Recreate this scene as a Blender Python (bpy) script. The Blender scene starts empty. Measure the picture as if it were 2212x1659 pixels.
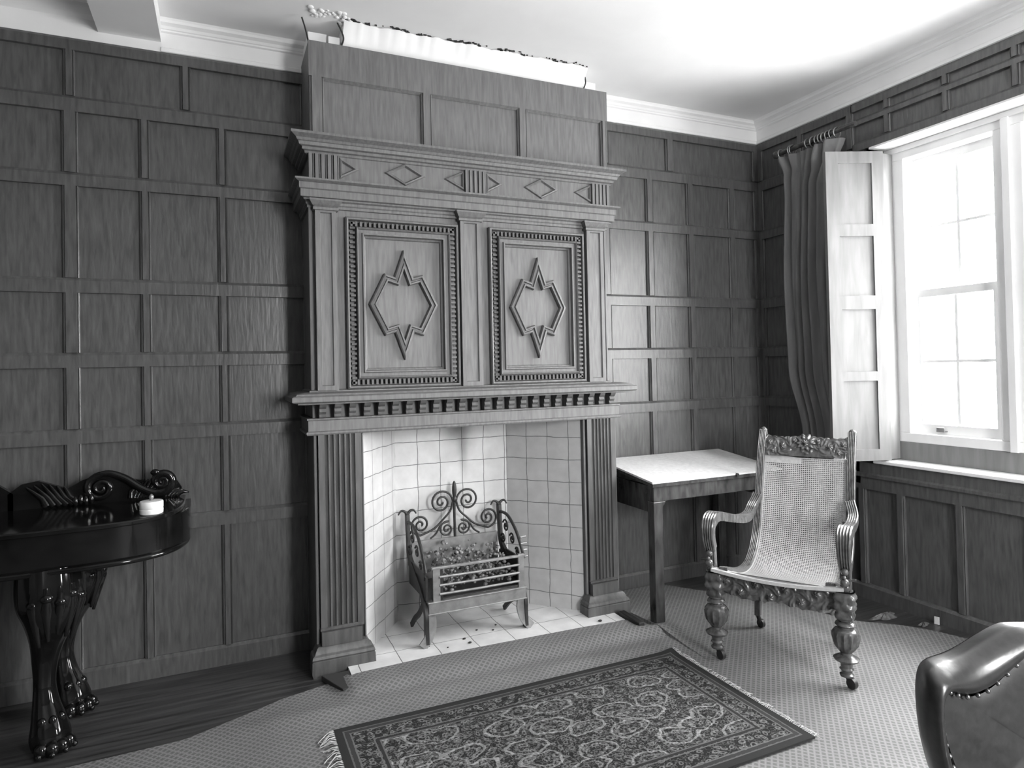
import bpy, bmesh, math, random
from mathutils import Vector, Matrix
random.seed(7)
S = bpy.context.scene
COL = S.collection
PI = math.pi
# ------------------------------------------------------------------ camera
CX, CY, CZ = -3.6114, -3.6568, 1.46
RT = Vector((0.91181211, -0.41007204, -0.02096646))
UP = Vector((0.01292803, -0.02236564, 0.99966627))
FW = Vector((0.41040412, 0.91177886, 0.01509184))
FPX = 1423.3
cd = bpy.data.cameras.new('camera')
cam = bpy.data.objects.new('camera', cd); COL.objects.link(cam); S.camera = cam
m = Matrix((RT, UP, -FW)).transposed().to_4x4(); m.translation = Vector((CX, CY, CZ))
cam.matrix_world = m
cd.sensor_width = 36; cd.lens = 36*FPX/2212
cd.shift_x = -11.6/2212; cd.shift_y = -58.16/2212
cd.clip_start = 0.02
# ------------------------------------------------------------------ world, light, exposure
w = bpy.data.worlds.new('world'); S.world = w; w.use_nodes = True
bg = w.node_tree.nodes['Background']
bg.inputs[1].default_value = 46.0
wt = w.node_tree; tcw = wt.nodes.new('ShaderNodeTexCoord'); spw = wt.nodes.new('ShaderNodeSeparateXYZ'); mrw = wt.nodes.new('ShaderNodeMapRange')
wt.links.new(tcw.outputs['Generated'], spw.inputs[0]); wt.links.new(spw.outputs['Z'], mrw.inputs['Value'])
mrw.inputs['From Min'].default_value = -0.15; mrw.inputs['From Max'].default_value = 0.05      # dull ground below, bright overcast above
mrw.inputs['To Min'].default_value = 0.58; mrw.inputs['To Max'].default_value = 1.0
wt.links.new(mrw.outputs[0], bg.inputs[0])
S.view_settings.view_transform = 'Standard'; S.view_settings.look = 'None'
S.view_settings.gamma = 1; S.view_settings.exposure = 0.0
S.view_settings.use_curve_mapping = False
S.cycles.max_bounces = 10; S.cycles.diffuse_bounces = 6
S.cycles.sample_clamp_indirect = 8
def window_light(name, loc, rot, sx, sy, power, spread=180):
    l = bpy.data.lights.new(name, 'AREA'); l.shape = 'RECTANGLE'; l.size = sx; l.size_y = sy
    l.energy = power; l.spread = math.radians(spread)
    o = bpy.data.objects.new(name, l); COL.objects.link(o); o.location = loc; o.rotation_euler = rot
    return o
def portal(name, loc, rot, sx, sy):
    o = window_light(name, loc, rot, sx, sy, 1); o.data.cycles.is_portal = True
    return o
# daylight portals in the window openings (they add no light, they steer the sky light in)
portal('sky_portal_side', (0.30, -2.03, 1.85), (0, PI/2, 0), 1.8, 2.3)
portal('sky_portal_rear', (-1.60, -5.52, 1.85), (PI/2, 0, 0), 0.9, 1.9)
# low daylight entering through the rear window, on to the chimneypiece
window_light('daylight_rear', (-1.60, -5.75, 2.0), (PI/2, 0, 0), 0.40, 1.5, 36)
# ------------------------------------------------------------------ materials
def M(name, col, rough=0.5, amp=0.0, scale=(8, 8, 8), bump=0.0, spec=0.5, coat=0.0, metal=0.0, detail=6, bscale=None, dist=0.3):
    mt = bpy.data.materials.new(name); mt.use_nodes = True
    nt = mt.node_tree; b = nt.nodes['Principled BSDF']
    b.inputs['Roughness'].default_value = rough
    b.inputs['Specular IOR Level'].default_value = spec
    b.inputs['Metallic'].default_value = metal
    if coat: b.inputs['Coat Weight'].default_value = coat; b.inputs['Coat Roughness'].default_value = 0.08
    b.inputs['Base Color'].default_value = (col, col, col, 1)
    if amp or bump:
        tc = nt.nodes.new('ShaderNodeTexCoord'); mp = nt.nodes.new('ShaderNodeMapping')
        mp.inputs['Scale'].default_value = scale
        nt.links.new(tc.outputs['Object'], mp.inputs['Vector'])
        n = nt.nodes.new('ShaderNodeTexNoise'); n.inputs['Scale'].default_value = 1; n.inputs['Detail'].default_value = detail
        n.inputs['Distortion'].default_value = dist
        nt.links.new(mp.outputs[0], n.inputs['Vector'])
        if amp:
            cr = nt.nodes.new('ShaderNodeMapRange')
            cr.inputs['From Min'].default_value = 0.3; cr.inputs['From Max'].default_value = 0.7
            cr.inputs['To Min'].default_value = col*(1-amp); cr.inputs['To Max'].default_value = col*(1+amp)
            nt.links.new(n.outputs['Fac'], cr.inputs['Value']); nt.links.new(cr.outputs[0], b.inputs['Base Color'])
        if bump:
            bp = nt.nodes.new('ShaderNodeBump'); bp.inputs['Strength'].default_value = bump; bp.inputs['Distance'].default_value = 0.004
            nt.links.new(n.outputs['Fac'], bp.inputs['Height']); nt.links.new(bp.outputs[0], b.inputs['Normal'])
    return mt
def math_node(nt, op, a, b=None, c=None):
    n = nt.nodes.new('ShaderNodeMath'); n.operation = op
    for i, v in enumerate((a, b, c)):
        if v is None: continue
        if isinstance(v, (int, float)): n.inputs[i].default_value = v
        else: nt.links.new(v, n.inputs[i])
    return n.outputs[0]
OAK = M('oak_panelling', 0.085, 0.33, 0.30, (55, 55, 8), 0.3, spec=0.5)
OAKP = M('oak_chimneypiece', 0.135, 0.5, 0.22, (70, 70, 7), 0.25, spec=0.4)
OAKD = M('oak_dark_pilaster', 0.085, 0.45, 0.3, (40, 40, 5), 0.22, spec=0.4)
BOARDS = M('floor_boards', 0.045, 0.3, 0.6, (2.5, 40, 10), 0.3, spec=0.5)
PLASTER = M('white_plaster', 0.85, 0.9, 0.06, (3, 3, 3), 0.1, spec=0.2)
WALLPL = M('rear_wall_plaster', 0.16, 0.9)
CEIL = M('ceiling_plaster', 0.86, 0.9, 0.07, (1.3, 1.3, 1.3), 0.05, spec=0.2)
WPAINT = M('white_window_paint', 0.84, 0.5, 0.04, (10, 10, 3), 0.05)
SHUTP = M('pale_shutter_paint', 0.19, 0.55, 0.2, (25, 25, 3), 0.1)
WALN = M('dark_polished_walnut', 0.055, 0.25, 0.5, (30, 30, 8), 0.15, spec=0.5, coat=0.3)
MAHO = M('black_polished_mahogany', 0.006, 0.10, 0.4, (12, 12, 12), 0.05, spec=0.35, coat=0.15)
CHAIRW = M('carved_chair_wood', 0.075, 0.27, 0.5, (40, 40, 20), 0.25, spec=0.55, coat=0.2)
CANE = M('woven_cane', 0.46, 0.55, 0.12, (60, 60, 60), 0.05)
IRON = M('black_iron', 0.018, 0.5, 0.4, (30, 30, 30), 0.25)
STEEL = M('burnished_steel', 0.28, 0.42, 0.25, (20, 20, 20), 0.1, metal=0.55)
LINEN = M('curtain_cloth', 0.16, 0.8, 0.15, (20, 20, 4), 0.2, spec=0.2)
BRASS = M('brass', 0.35, 0.28, metal=0.9)
LEATH = M('dark_leather', 0.032, 0.33, 0.25, (60, 60, 60), 0.10, spec=0.6, coat=0.15)
CLOTHW = M('pale_table_top', 0.62, 0.7, 0.1, (40, 40, 40), 0.1)
CHINA = M('white_china', 0.85, 0.15)
COALM = M('coal_ash', 0.17, 0.8, 1.0, (38, 38, 38), 0.8)
RAGM = M('rag_cloth', 0.10, 0.9, 0.6, (30, 30, 30), 0.5)
FRINGE = M('rug_fringe', 0.45, 0.9, 0.3, (80, 80, 80), 0.1)
BLACKM = M('torn_lath_and_shade_dark', 0.03, 0.9)
def glass_mat():
    mt = bpy.data.materials.new('window_glass'); mt.use_nodes = True; nt = mt.node_tree
    for n in list(nt.nodes):
        if n.type == 'BSDF_PRINCIPLED': nt.nodes.remove(n)
    out = [n for n in nt.nodes if n.type == 'OUTPUT_MATERIAL'][0]
    t = nt.nodes.new('ShaderNodeBsdfTransparent'); g = nt.nodes.new('ShaderNodeBsdfGlossy'); g.inputs['Roughness'].default_value = 0.02
    mx = nt.nodes.new('ShaderNodeMixShader'); mx.inputs[0].default_value = 0.06
    nt.links.new(t.outputs[0], mx.inputs[1]); nt.links.new(g.outputs[0], mx.inputs[2])
    nt.links.new(mx.outputs[0], out.inputs['Surface'])
    return mt
GLASS = glass_mat()
def tile_mat(name, col, sx, sz, ox=0.0, oz=0.0, axes='XZ', soot=None):
    """square glazed tiles with dark joints; axes picks the object axes the grid lies in"""
    mt = M(name, col, 0.45, spec=0.35); nt = mt.node_tree; b = nt.nodes['Principled BSDF']
    tc = nt.nodes.new('ShaderNodeTexCoord'); sp = nt.nodes.new('ShaderNodeSeparateXYZ')
    nt.links.new(tc.outputs['Object'], sp.inputs[0])
    n = nt.nodes.new('ShaderNodeTexNoise'); n.inputs['Scale'].default_value = 7; n.inputs['Detail'].default_value = 5
    nt.links.new(tc.outputs['Object'], n.inputs['Vector'])
    wob = math_node(nt, 'MULTIPLY', math_node(nt, 'SUBTRACT', n.outputs['Fac'], 0.5), 0.02)
    ms = []
    for ax, s, o in ((axes[0], sx, ox), (axes[1], sz, oz)):
        v = math_node(nt, 'ADD', math_node(nt, 'SUBTRACT', sp.outputs[ax], o), wob)
        v = math_node(nt, 'DIVIDE', v, s)
        fr = math_node(nt, 'FRACT', v)
        d = math_node(nt, 'MULTIPLY', math_node(nt, 'MINIMUM', fr, math_node(nt, 'SUBTRACT', 1, fr)), s)
        ms.append(d)
    d = math_node(nt, 'MINIMUM', ms[0], ms[1])
    mr = nt.nodes.new('ShaderNodeMapRange'); mr.inputs['From Min'].default_value = 0.0008; mr.inputs['From Max'].default_value = 0.0028
    mr.inputs['To Min'].default_value = 0.12; mr.inputs['To Max'].default_value = col
    nt.links.new(d, mr.inputs['Value'])
    n2 = nt.nodes.new('ShaderNodeTexNoise'); n2.inputs['Scale'].default_value = 11; n2.inputs['Detail'].default_value = 8
    nt.links.new(tc.outputs['Object'], n2.inputs['Vector'])
    mul = math_node(nt, 'MULTIPLY', mr.outputs[0], math_node(nt, 'ADD', 0.72, math_node(nt, 'MULTIPLY', n2.outputs['Fac'], 0.5)))
    if soot:      # soot stain with a shape of its own: (x, z, half width, half height)
        for (cx, cz, hx, hz, st) in soot:
            dx = math_node(nt, 'DIVIDE', math_node(nt, 'SUBTRACT', sp.outputs['X'], cx), hx)
            dz = math_node(nt, 'DIVIDE', math_node(nt, 'SUBTRACT', sp.outputs['Z'], cz), hz)
            r = math_node(nt, 'ADD', math_node(nt, 'MULTIPLY', dx, dx), math_node(nt, 'MULTIPLY', dz, dz))
            g = math_node(nt, 'POWER', 2.718, math_node(nt, 'MULTIPLY', r, -1))
            mul = math_node(nt, 'MULTIPLY', mul, math_node(nt, 'SUBTRACT', 1, math_node(nt, 'MULTIPLY', g, st)))
    nt.links.new(mul, b.inputs['Base Color'])
    bp = nt.nodes.new('ShaderNodeBump'); bp.inputs['Strength'].default_value = 0.4; bp.inputs['Distance'].default_value = 0.003
    nt.links.new(mr.outputs[0], bp.inputs['Height']); nt.links.new(bp.outputs[0], b.inputs['Normal'])
    return mt
def diaper_mat():
    """felt carpet with a small woven lozenge pattern"""
    mt = M('diaper_carpet', 0.3, 0.62, spec=0.5); nt = mt.node_tree; b = nt.nodes['Principled BSDF']
    tc = nt.nodes.new('ShaderNodeTexCoord'); sp = nt.nodes.new('ShaderNodeSeparateXYZ')
    nt.links.new(tc.outputs['Object'], sp.inputs[0])
    P = 0.030
    n0 = nt.nodes.new('ShaderNodeTexNoise'); n0.inputs['Scale'].default_value = 9; nt.links.new(tc.outputs['Object'], n0.inputs['Vector'])
    wob = math_node(nt, 'MULTIPLY', n0.outputs['Fac'], 0.02)
    a = math_node(nt, 'PINGPONG', math_node(nt, 'ADD', math_node(nt, 'ADD', sp.outputs['X'], 10), wob), P/2)
    c = math_node(nt, 'PINGPONG', math_node(nt, 'ADD', math_node(nt, 'ADD', sp.outputs['Y'], 10), wob), P/2)
    s = math_node(nt, 'ADD', a, c)
    d = math_node(nt, 'ABSOLUTE', math_node(nt, 'SUBTRACT', s, P/2))
    mr = nt.nodes.new('ShaderNodeMapRange'); mr.inputs['From Min'].default_value = 0.002; mr.inputs['From Max'].default_value = 0.008
    mr.inputs['To Min'].default_value = 0.21; mr.inputs['To Max'].default_value = 0.11
    nt.links.new(d, mr.inputs['Value'])
    n = nt.nodes.new('ShaderNodeTexNoise'); n.inputs['Scale'].default_value = 3; n.inputs['Detail'].default_value = 8
    nt.links.new(tc.outputs['Object'], n.inputs['Vector'])
    col = math_node(nt, 'MULTIPLY', mr.outputs[0], math_node(nt, 'ADD', 0.7, math_node(nt, 'MULTIPLY', n.outputs['Fac'], 0.6)))
    nt.links.new(col, b.inputs['Base Color'])
    n3 = nt.nodes.new('ShaderNodeTexNoise'); n3.inputs['Scale'].default_value = 250
    nt.links.new(tc.outputs['Object'], n3.inputs['Vector'])
    bp = nt.nodes.new('ShaderNodeBump'); bp.inputs['Strength'].default_value = 0.5; bp.inputs['Distance'].default_value = 0.003
    nt.links.new(n3.outputs['Fac'], bp.inputs['Height']); nt.links.new(bp.outputs[0], b.inputs['Normal'])
    return mt
def rug_mat(L, W):
    """oriental rug: stripes and rosettes in the border, leaf medallions in the field (object coords centred)"""
    mt = M('oriental_rug', 0.1, 0.95, spec=0.1); nt = mt.node_tree; b = nt.nodes['Principled BSDF']
    tc = nt.nodes.new('ShaderNodeTexCoord'); sp = nt.nodes.new('ShaderNodeSeparateXYZ')
    nt.links.new(tc.outputs['Object'], sp.inputs[0])
    ax = math_node(nt, 'SUBTRACT', L/2, math_node(nt, 'ABSOLUTE', sp.outputs['X']))
    ay = math_node(nt, 'SUBTRACT', W/2, math_node(nt, 'ABSOLUTE', sp.outputs['Y']))
    e = math_node(nt, 'MINIMUM', ax, ay)
    wn = nt.nodes.new('ShaderNodeTexNoise'); wn.inputs['Scale'].default_value = 7; wn.inputs['Detail'].default_value = 3
    nt.links.new(tc.outputs['Object'], wn.inputs['Vector'])
    vm = nt.nodes.new('ShaderNodeVectorMath'); vm.operation = 'MULTIPLY_ADD'; vm.inputs[1].default_value = (0.10, 0.10, 0)
    nt.links.new(wn.outputs['Color'], vm.inputs[0]); nt.links.new(tc.outputs['Object'], vm.inputs[2])
    def ringset(scale, sx, sy, r0, wd, seedoff, rnd=0.75):
        mp = nt.nodes.new('ShaderNodeMapping'); mp.inputs['Scale'].default_value = (sx, sy, 1); mp.inputs['Location'].default_value = (seedoff, seedoff*1.7, 0)
        nt.links.new(vm.outputs[0], mp.inputs['Vector'])
        v = nt.nodes.new('ShaderNodeTexVoronoi'); v.inputs['Scale'].default_value = scale; v.inputs['Randomness'].default_value = rnd
        v.voronoi_dimensions = '2D'
        nt.links.new(mp.outputs[0], v.inputs['Vector'])
        q = math_node(nt, 'ABSOLUTE', math_node(nt, 'SUBTRACT', v.outputs['Distance'], r0))
        return math_node(nt, 'LESS_THAN', q, wd), v.outputs['Distance']
    r1, d1 = ringset(5.0, 1, 1.7, 0.40, 0.030, 0.0, 0.8)
    r1b, _ = ringset(5.0, 1, 1.7, 0.24, 0.030, 0.0, 0.8)
    r2, d2 = ringset(24, 1, 1.2, 0.24, 0.09, 3.3)
    r3, d3 = ringset(75, 1, 1, 0.12, 0.12, 1.1, 1.0)
    wv = nt.nodes.new('ShaderNodeTexNoise'); wv.inputs['Scale'].default_value = 34; wv.inputs['Detail'].default_value = 5; wv.inputs['Distortion'].default_value = 1.5
    nt.links.new(tc.outputs['Object'], wv.inputs['Vector'])
    tend = math_node(nt, 'LESS_THAN', math_node(nt, 'ABSOLUTE', math_node(nt, 'SUBTRACT', wv.outputs['Fac'], 0.5)), 0.022)
    f = math_node(nt, 'ADD', 0.035, math_node(nt, 'MULTIPLY', r1, 0.22))
    f = math_node(nt, 'ADD', f, math_node(nt, 'MULTIPLY', r1b, 0.10))
    f = math_node(nt, 'ADD', f, math_node(nt, 'MULTIPLY', r2, 0.13))
    f = math_node(nt, 'ADD', f, math_node(nt, 'MULTIPLY', r3, 0.07))
    f = math_node(nt, 'ADD', f, math_node(nt, 'MULTIPLY', tend, 0.16))
    f = math_node(nt, 'MULTIPLY', f, math_node(nt, 'ADD', 0.5, wv.outputs['Fac']))
    # border band
    bb = math_node(nt, 'ADD', 0.035, math_node(nt, 'MULTIPLY', r2, 0.16))
    bb = math_node(nt, 'ADD', bb, math_node(nt, 'MULTIPLY', tend, 0.14))
    inb = math_node(nt, 'LESS_THAN', e, 0.15)
    mx = nt.nodes.new('ShaderNodeMix'); mx.data_type = 'FLOAT'
    nt.links.new(inb, mx.inputs[0]); nt.links.new(f, mx.inputs[2]); nt.links.new(bb, mx.inputs[3])
    cur = mx.outputs[0]
    for (e0, wd, val) in ((0.015, 0.016, 0.05), (0.034, 0.003, 0.16), (0.046, 0.008, 0.07), (0.058, 0.003, 0.2), (0.135, 0.003, 0.2), (0.147, 0.006, 0.05), (0.156, 0.003, 0.18)):
        k = math_node(nt, 'LESS_THAN', math_node(nt, 'ABSOLUTE', math_node(nt, 'SUBTRACT', e, e0)), wd)
        m2 = nt.nodes.new('ShaderNodeMix'); m2.data_type = 'FLOAT'
        nt.links.new(k, m2.inputs[0]); nt.links.new(cur, m2.inputs[2]); m2.inputs[3].default_value = val
        cur = m2.outputs[0]
    nt.links.new(math_node(nt, 'MULTIPLY', cur, 0.62), b.inputs['Base Color'])
    n3 = nt.nodes.new('ShaderNodeTexNoise'); n3.inputs['Scale'].default_value = 300
    nt.links.new(tc.outputs['Object'], n3.inputs['Vector'])
    bp = nt.nodes.new('ShaderNodeBump'); bp.inputs['Strength'].default_value = 0.4; bp.inputs['Distance'].default_value = 0.002
    nt.links.new(n3.outputs['Fac'], bp.inputs['Height']); nt.links.new(bp.outputs[0], b.inputs['Normal'])
    return mt
# ------------------------------------------------------------------ mesh helpers
class MB:
    def __init__(s, T=None): s.v = []; s.f = []; s.T = T
    def _p(s, p):
        p = Vector(p)
        return tuple(s.T(p)) if s.T else tuple(p)
    def add(s, vs, fs):
        o = len(s.v); s.v += [s._p(p) for p in vs]; s.f += [tuple(i+o for i in f) for f in fs]
    def box(s, x0, x1, y0, y1, z0, z1):
        s.add([(x, y, z) for x in (x0, x1) for y in (y0, y1) for z in (z0, z1)],
              [(0, 1, 3, 2), (4, 6, 7, 5), (0, 4, 5, 1), (2, 3, 7, 6), (0, 2, 6, 4), (1, 5, 7, 3)])
    def prism(s, poly, a, b, axis='z'):
        """poly: 2D points in the plane of the two other axes (in xyz order)"""
        def mk(p, t): return {'z': (p[0], p[1], t), 'y': (p[0], t, p[1]), 'x': (t, p[0], p[1])}[axis]
        n = len(poly)
        s.add([mk(p, a) for p in poly]+[mk(p, b) for p in poly],
              [tuple(range(n)), tuple(range(2*n-1, n-1, -1))]+[(i, i+n, (i+1) % n+n, (i+1) % n) for i in range(n)])
    def lathe(s, prof, c=(0, 0, 0), seg=20, flute=0, fz=None, fd=0.1):
        """prof [(r, z)], around z; fluting optional"""
        vs = []; fs = []
        for (r, z) in prof:
            for k in range(seg):
                a = 2*PI*k/seg; rr = r
                if flute and fz and fz[0] <= z <= fz[1]: rr = r*(1-fd*(0.5-0.5*math.cos(a*flute)))
                vs.append((c[0]+rr*math.cos(a), c[1]+rr*math.sin(a), c[2]+z))
        n = len(prof)
        for i in range(n-1):
            for k in range(seg):
                k2 = (k+1) % seg
                fs.append((i*seg+k, i*seg+k2, (i+1)*seg+k2, (i+1)*seg+k))
        fs.append(tuple(range(seg-1, -1, -1))); fs.append(tuple((n-1)*seg+k for k in range(seg)))
        s.add(vs, fs)
    def tube(s, pts, r, seg=8, flat=None):
        """round bar along pts; r number or list; flat=(scale along side, scale along normal)"""
        pts = [Vector(p) for p in pts]; n = len(pts)
        rs = r if isinstance(r, (list, tuple)) else [r]*n
        prof = [(math.cos(2*PI*k/seg), math.sin(2*PI*k/seg)) for k in range(seg)]
        s.sweep(pts, prof, rs)
    def sweep(s, pts, prof, rs=None, up=None, cap=True, fixside=None):
        """closed profile (side, normal) swept along pts"""
        pts = [Vector(p) for p in pts]; n = len(pts); k = len(prof)
        rs = rs or [1]*n; vs = []; fs = []
        ts = []
        for i in range(n):
            t = (pts[min(i+1, n-1)]-pts[max(i-1, 0)])
            ts.append(t.normalized() if t.length > 1e-9 else Vector((0, 0, 1)))
        if up is None:
            u = Vector((0, 0, 1)) if abs(ts[0].z) < 0.9 else Vector((0, 1, 0))
        else: u = Vector(up)
        for i in range(n):
            t = ts[i]
            side = t.cross(u)
            if side.length < 1e-6: side = Vector((1, 0, 0))
            if fixside is not None: side = Vector(fixside)-t*t.dot(Vector(fixside))
            side.normalize(); nn = side.cross(t).normalized()
            if up is None: u = nn
            for (a, b) in prof: vs.append(pts[i]+side*a*rs[i]+nn*b*rs[i])
        for i in range(n-1):
            for j in range(k):
                j2 = (j+1) % k
                fs.append((i*k+j, i*k+j2, (i+1)*k+j2, (i+1)*k+j))
        if cap: fs.append(tuple(range(k-1, -1, -1))); fs.append(tuple((n-1)*k+j for j in range(k)))
        s.add([tuple(v) for v in vs], fs)
    def grid(s, fn, nu, nv, closed_u=False):
        vs = [fn(i/nu, j/nv) for j in range(nv+1) for i in range(nu+1)]
        s.add(vs, [(j*(nu+1)+i, j*(nu+1)+i+1, (j+1)*(nu+1)+i+1, (j+1)*(nu+1)+i) for j in range(nv) for i in range(nu)])
    def slab(s, fn, nu, nv, th):
        """grid surface fn(u,v)->(point, normal offset vector) closed into a solid of thickness th"""
        A = []; B = []
        for j in range(nv+1):
            for i in range(nu+1):
                p, nrm = fn(i/nu, j/nv); p = Vector(p); nrm = Vector(nrm)
                A.append(p); B.append(p-nrm*th)
        N = len(A); W_ = nu+1
        fs = [(j*W_+i, j*W_+i+1, (j+1)*W_+i+1, (j+1)*W_+i) for j in range(nv) for i in range(nu)]
        fs += [tuple(N+q for q in reversed(f)) for f in fs]
        edge = [i for i in range(W_)]+[j*W_+nu for j in range(1, nv+1)]+[nv*W_+i for i in range(nu-1, -1, -1)]+[j*W_ for j in range(nv-1, 0, -1)]
        for q in range(len(edge)):
            a, b = edge[q], edge[(q+1) % len(edge)]
            fs.append((a, a+N, b+N, b))
        s.add([tuple(p) for p in A+B], fs)
    def sphere(s, c, r, seg=10, ring=7, sc=(1, 1, 1)):
        vs = []; fs = []
        for i in range(ring+1):
            th = PI*i/ring
            for k in range(seg):
                a = 2*PI*k/seg
                vs.append((c[0]+sc[0]*r*math.sin(th)*math.cos(a), c[1]+sc[1]*r*math.sin(th)*math.sin(a), c[2]+sc[2]*r*math.cos(th)))
        for i in range(ring):
            for k in range(seg):
                k2 = (k+1) % seg
                fs.append((i*seg+k, (i+1)*seg+k, (i+1)*seg+k2, i*seg+k2))
        s.add(vs, fs)
    def rings(s, poly, prof, y0, sgn=-1, capin=False, capout=False):
        """mitred moulding round a closed polygon in XZ: prof [(inset, projection)], front faces -y"""
        n = len(poly); vs = []; fs = []
        area = sum(poly[i][0]*poly[(i+1) % n][1]-poly[(i+1) % n][0]*poly[i][1] for i in range(n))
        o = 1 if area > 0 else -1
        for (ins, pr) in prof:
            for i in range(n):
                p0 = Vector(poly[i-1]); p1 = Vector(poly[i]); p2 = Vector(poly[(i+1) % n])
                d1 = (p1-p0).normalized(); d2 = (p2-p1).normalized()
                n1 = Vector((-d1.y, d1.x))*o; n2 = Vector((-d2.y, d2.x))*o
                den = 1+n1.dot(n2)
                q = p1+(n1+n2)*(ins/max(den, 0.2))
                vs.append((q.x, y0+sgn*pr, q.y))
        for r in range(len(prof)-1):
            for i in range(n):
                i2 = (i+1) % n
                fs.append((r*n+i, r*n+i2, (r+1)*n+i2, (r+1)*n+i))
        if capin: fs.append(tuple((len(prof)-1)*n+i for i in range(n)))
        if capout: fs.append(tuple(range(n)))
        s.add(vs, fs)
    def rect(s, x0, x1, z0, z1): return [(x0, z0), (x1, z0), (x1, z1), (x0, z1)]
    def cornice(s, x0, x1, yf, yb, prof):
        """horizontal moulding with end returns: prof [(projection, z)] bottom to top; yf front plane, yb wall plane"""
        vs = []; fs = []
        for (p, z) in prof:
            vs += [(x0-p, yb, z), (x0-p, yf-p, z), (x1+p, yf-p, z), (x1+p, yb, z)]
        n = len(prof)
        for r in range(n-1):
            for i in range(4):
                i2 = (i+1) % 4
                fs.append((r*4+i, r*4+i2, (r+1)*4+i2, (r+1)*4+i))
        fs.append((0, 1, 2, 3)); fs.append(tuple((n-1)*4+i for i in range(4)))
        s.add(vs, fs)
    def obj(s, name, mat, parent=None, smooth=None, bevel=None, kind=None, origin=None):
        me = bpy.data.meshes.new(name); o_ = Vector(origin) if origin else Vector((0, 0, 0))
        me.from_pydata([tuple(Vector(v)-o_) for v in s.v], [], s.f); me.update()
        bm = bmesh.new(); bm.from_mesh(me)
        bmesh.ops.recalc_face_normals(bm, faces=bm.faces); bm.to_mesh(me); bm.free()
        if smooth:
            me.shade_smooth()
            me.set_sharp_from_angle(angle=math.radians(smooth))
        ob = bpy.data.objects.new(name, me); COL.objects.link(ob); ob.location = o_
        me.materials.append(mat)
        if bevel:
            md = ob.modifiers.new('bevel', 'BEVEL'); md.width = bevel; md.segments = 2; md.limit_method = 'ANGLE'; md.angle_limit = math.radians(40)
        if parent:
            ob.parent = parent
            ob.matrix_parent_inverse = parent.matrix_basis.inverted()
        if kind: ob['kind'] = kind
        return ob
def thing(name, label, cat, loc=(0, 0, 0), group=None):
    o = bpy.data.objects.new(name, None); COL.objects.link(o); o.location = loc
    o['label'] = label; o['category'] = cat
    if group: o['group'] = group
    o.empty_display_size = 0.1
    return o
def tag(o, label, cat, group=None, kind=None):
    o['label'] = label; o['category'] = cat
    if group: o['group'] = group
    if kind: o['kind'] = kind
    return o
def spiral(cx, cz, r0, r1, a0, turns, n=28, d=1, e=0.8):
    """points (x,z) of a spiral from outer radius r0 at angle a0 inward to r1"""
    return [(cx+(r0+(r1-r0)*(i/n)**e)*math.cos(a0+d*2*PI*turns*i/n), cz+(r0+(r1-r0)*(i/n)**e)*math.sin(a0+d*2*PI*turns*i/n)) for i in range(n+1)]
def bez(pts, n=8):
    """Catmull-Rom through points"""
    P = [Vector(p) for p in pts]; out = []
    for i in range(len(P)-1):
        p0 = P[max(i-1, 0)]; p1 = P[i]; p2 = P[i+1]; p3 = P[min(i+2, len(P)-1)]
        for k in range(n):
            t = k/n
            out.append(0.5*((2*p1)+(p2-p0)*t+(2*p0-5*p1+4*p2-p3)*t*t+(3*p1-p0-3*p2+p3)*t*t*t))
    out.append(P[-1]); return out
# ================================================================== the room
ZC = 3.205; ZP = 3.05     # ceiling, top of panelling
XL = -5.5; YR = -5.35     # left wall, rear wall
STI = 0.020               # stile thickness
def stile(mb, u, w, z0, z1, t=STI):
    """upright with a bead down both edges; mb maps (u, d, z)"""
    e = 0.009
    pr = [(u-w/2, 0), (u-w/2, t*0.55), (u-w/2+e*0.5, t*0.75), (u-w/2+e, t*0.55), (u-w/2+e*1.3, t), (u+w/2-e*1.3, t), (u+w/2-e, t*0.55), (u+w/2-e*0.5, t*0.75), (u+w/2, t*0.55), (u+w/2, 0)]
    mb.prism(pr, z0, z1, 'z')
def rail(mb, u0, u1, z0, z1, t=STI, ch=0.014):
    """cross rail: square lower edge, chamfered top edge"""
    mb.prism([(0, z0), (t, z0), (t, z1-ch), (t*0.45, z1), (0, z1)], u0, u1, 'x')
RAILS = [(0.0, 0.10), (0.70, 0.77), (1.145, 1.215), (1.50, 1.57), (1.85, 1.92), (2.35, 2.415), (2.70, 2.775), (2.99, ZP)]
# ---- back wall
mb = MB(lambda p: (p.x, -p.y, p.z))
mb.box(XL, -2.9, -0.12, 0, 0, ZP); mb.box(-1.75, 0.0, -0.12, 0, 0, ZP); mb.box(-2.9, -1.75, -0.12, 0, 1.5, ZP)
for a, b in ((XL, -3.15), (-1.55, 0.0)):
    for z0, z1 in RAILS: rail(mb, a, b, z0, z1)
def rows(us, rs, w=0.047):
    for i in rs:
        for u in us: stile(mb, u, w, RAILS[i][1], RAILS[i+1][0])
rows([-5.27, -4.925, -4.58, -3.938, -3.594, -3.185], range(0, 6))
rows([-4.243], range(0, 6), 0.066)
rows([-5.2, -4.72, -4.243, -3.755, -3.185], [6])
rows([-1.32, -0.976, -0.638, -0.268, -0.03], range(0, 6), 0.06)
rows([-1.32, -0.80, -0.03], [6], 0.066)
wb = mb.obj('wall_back', OAK, kind='structure')
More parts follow.
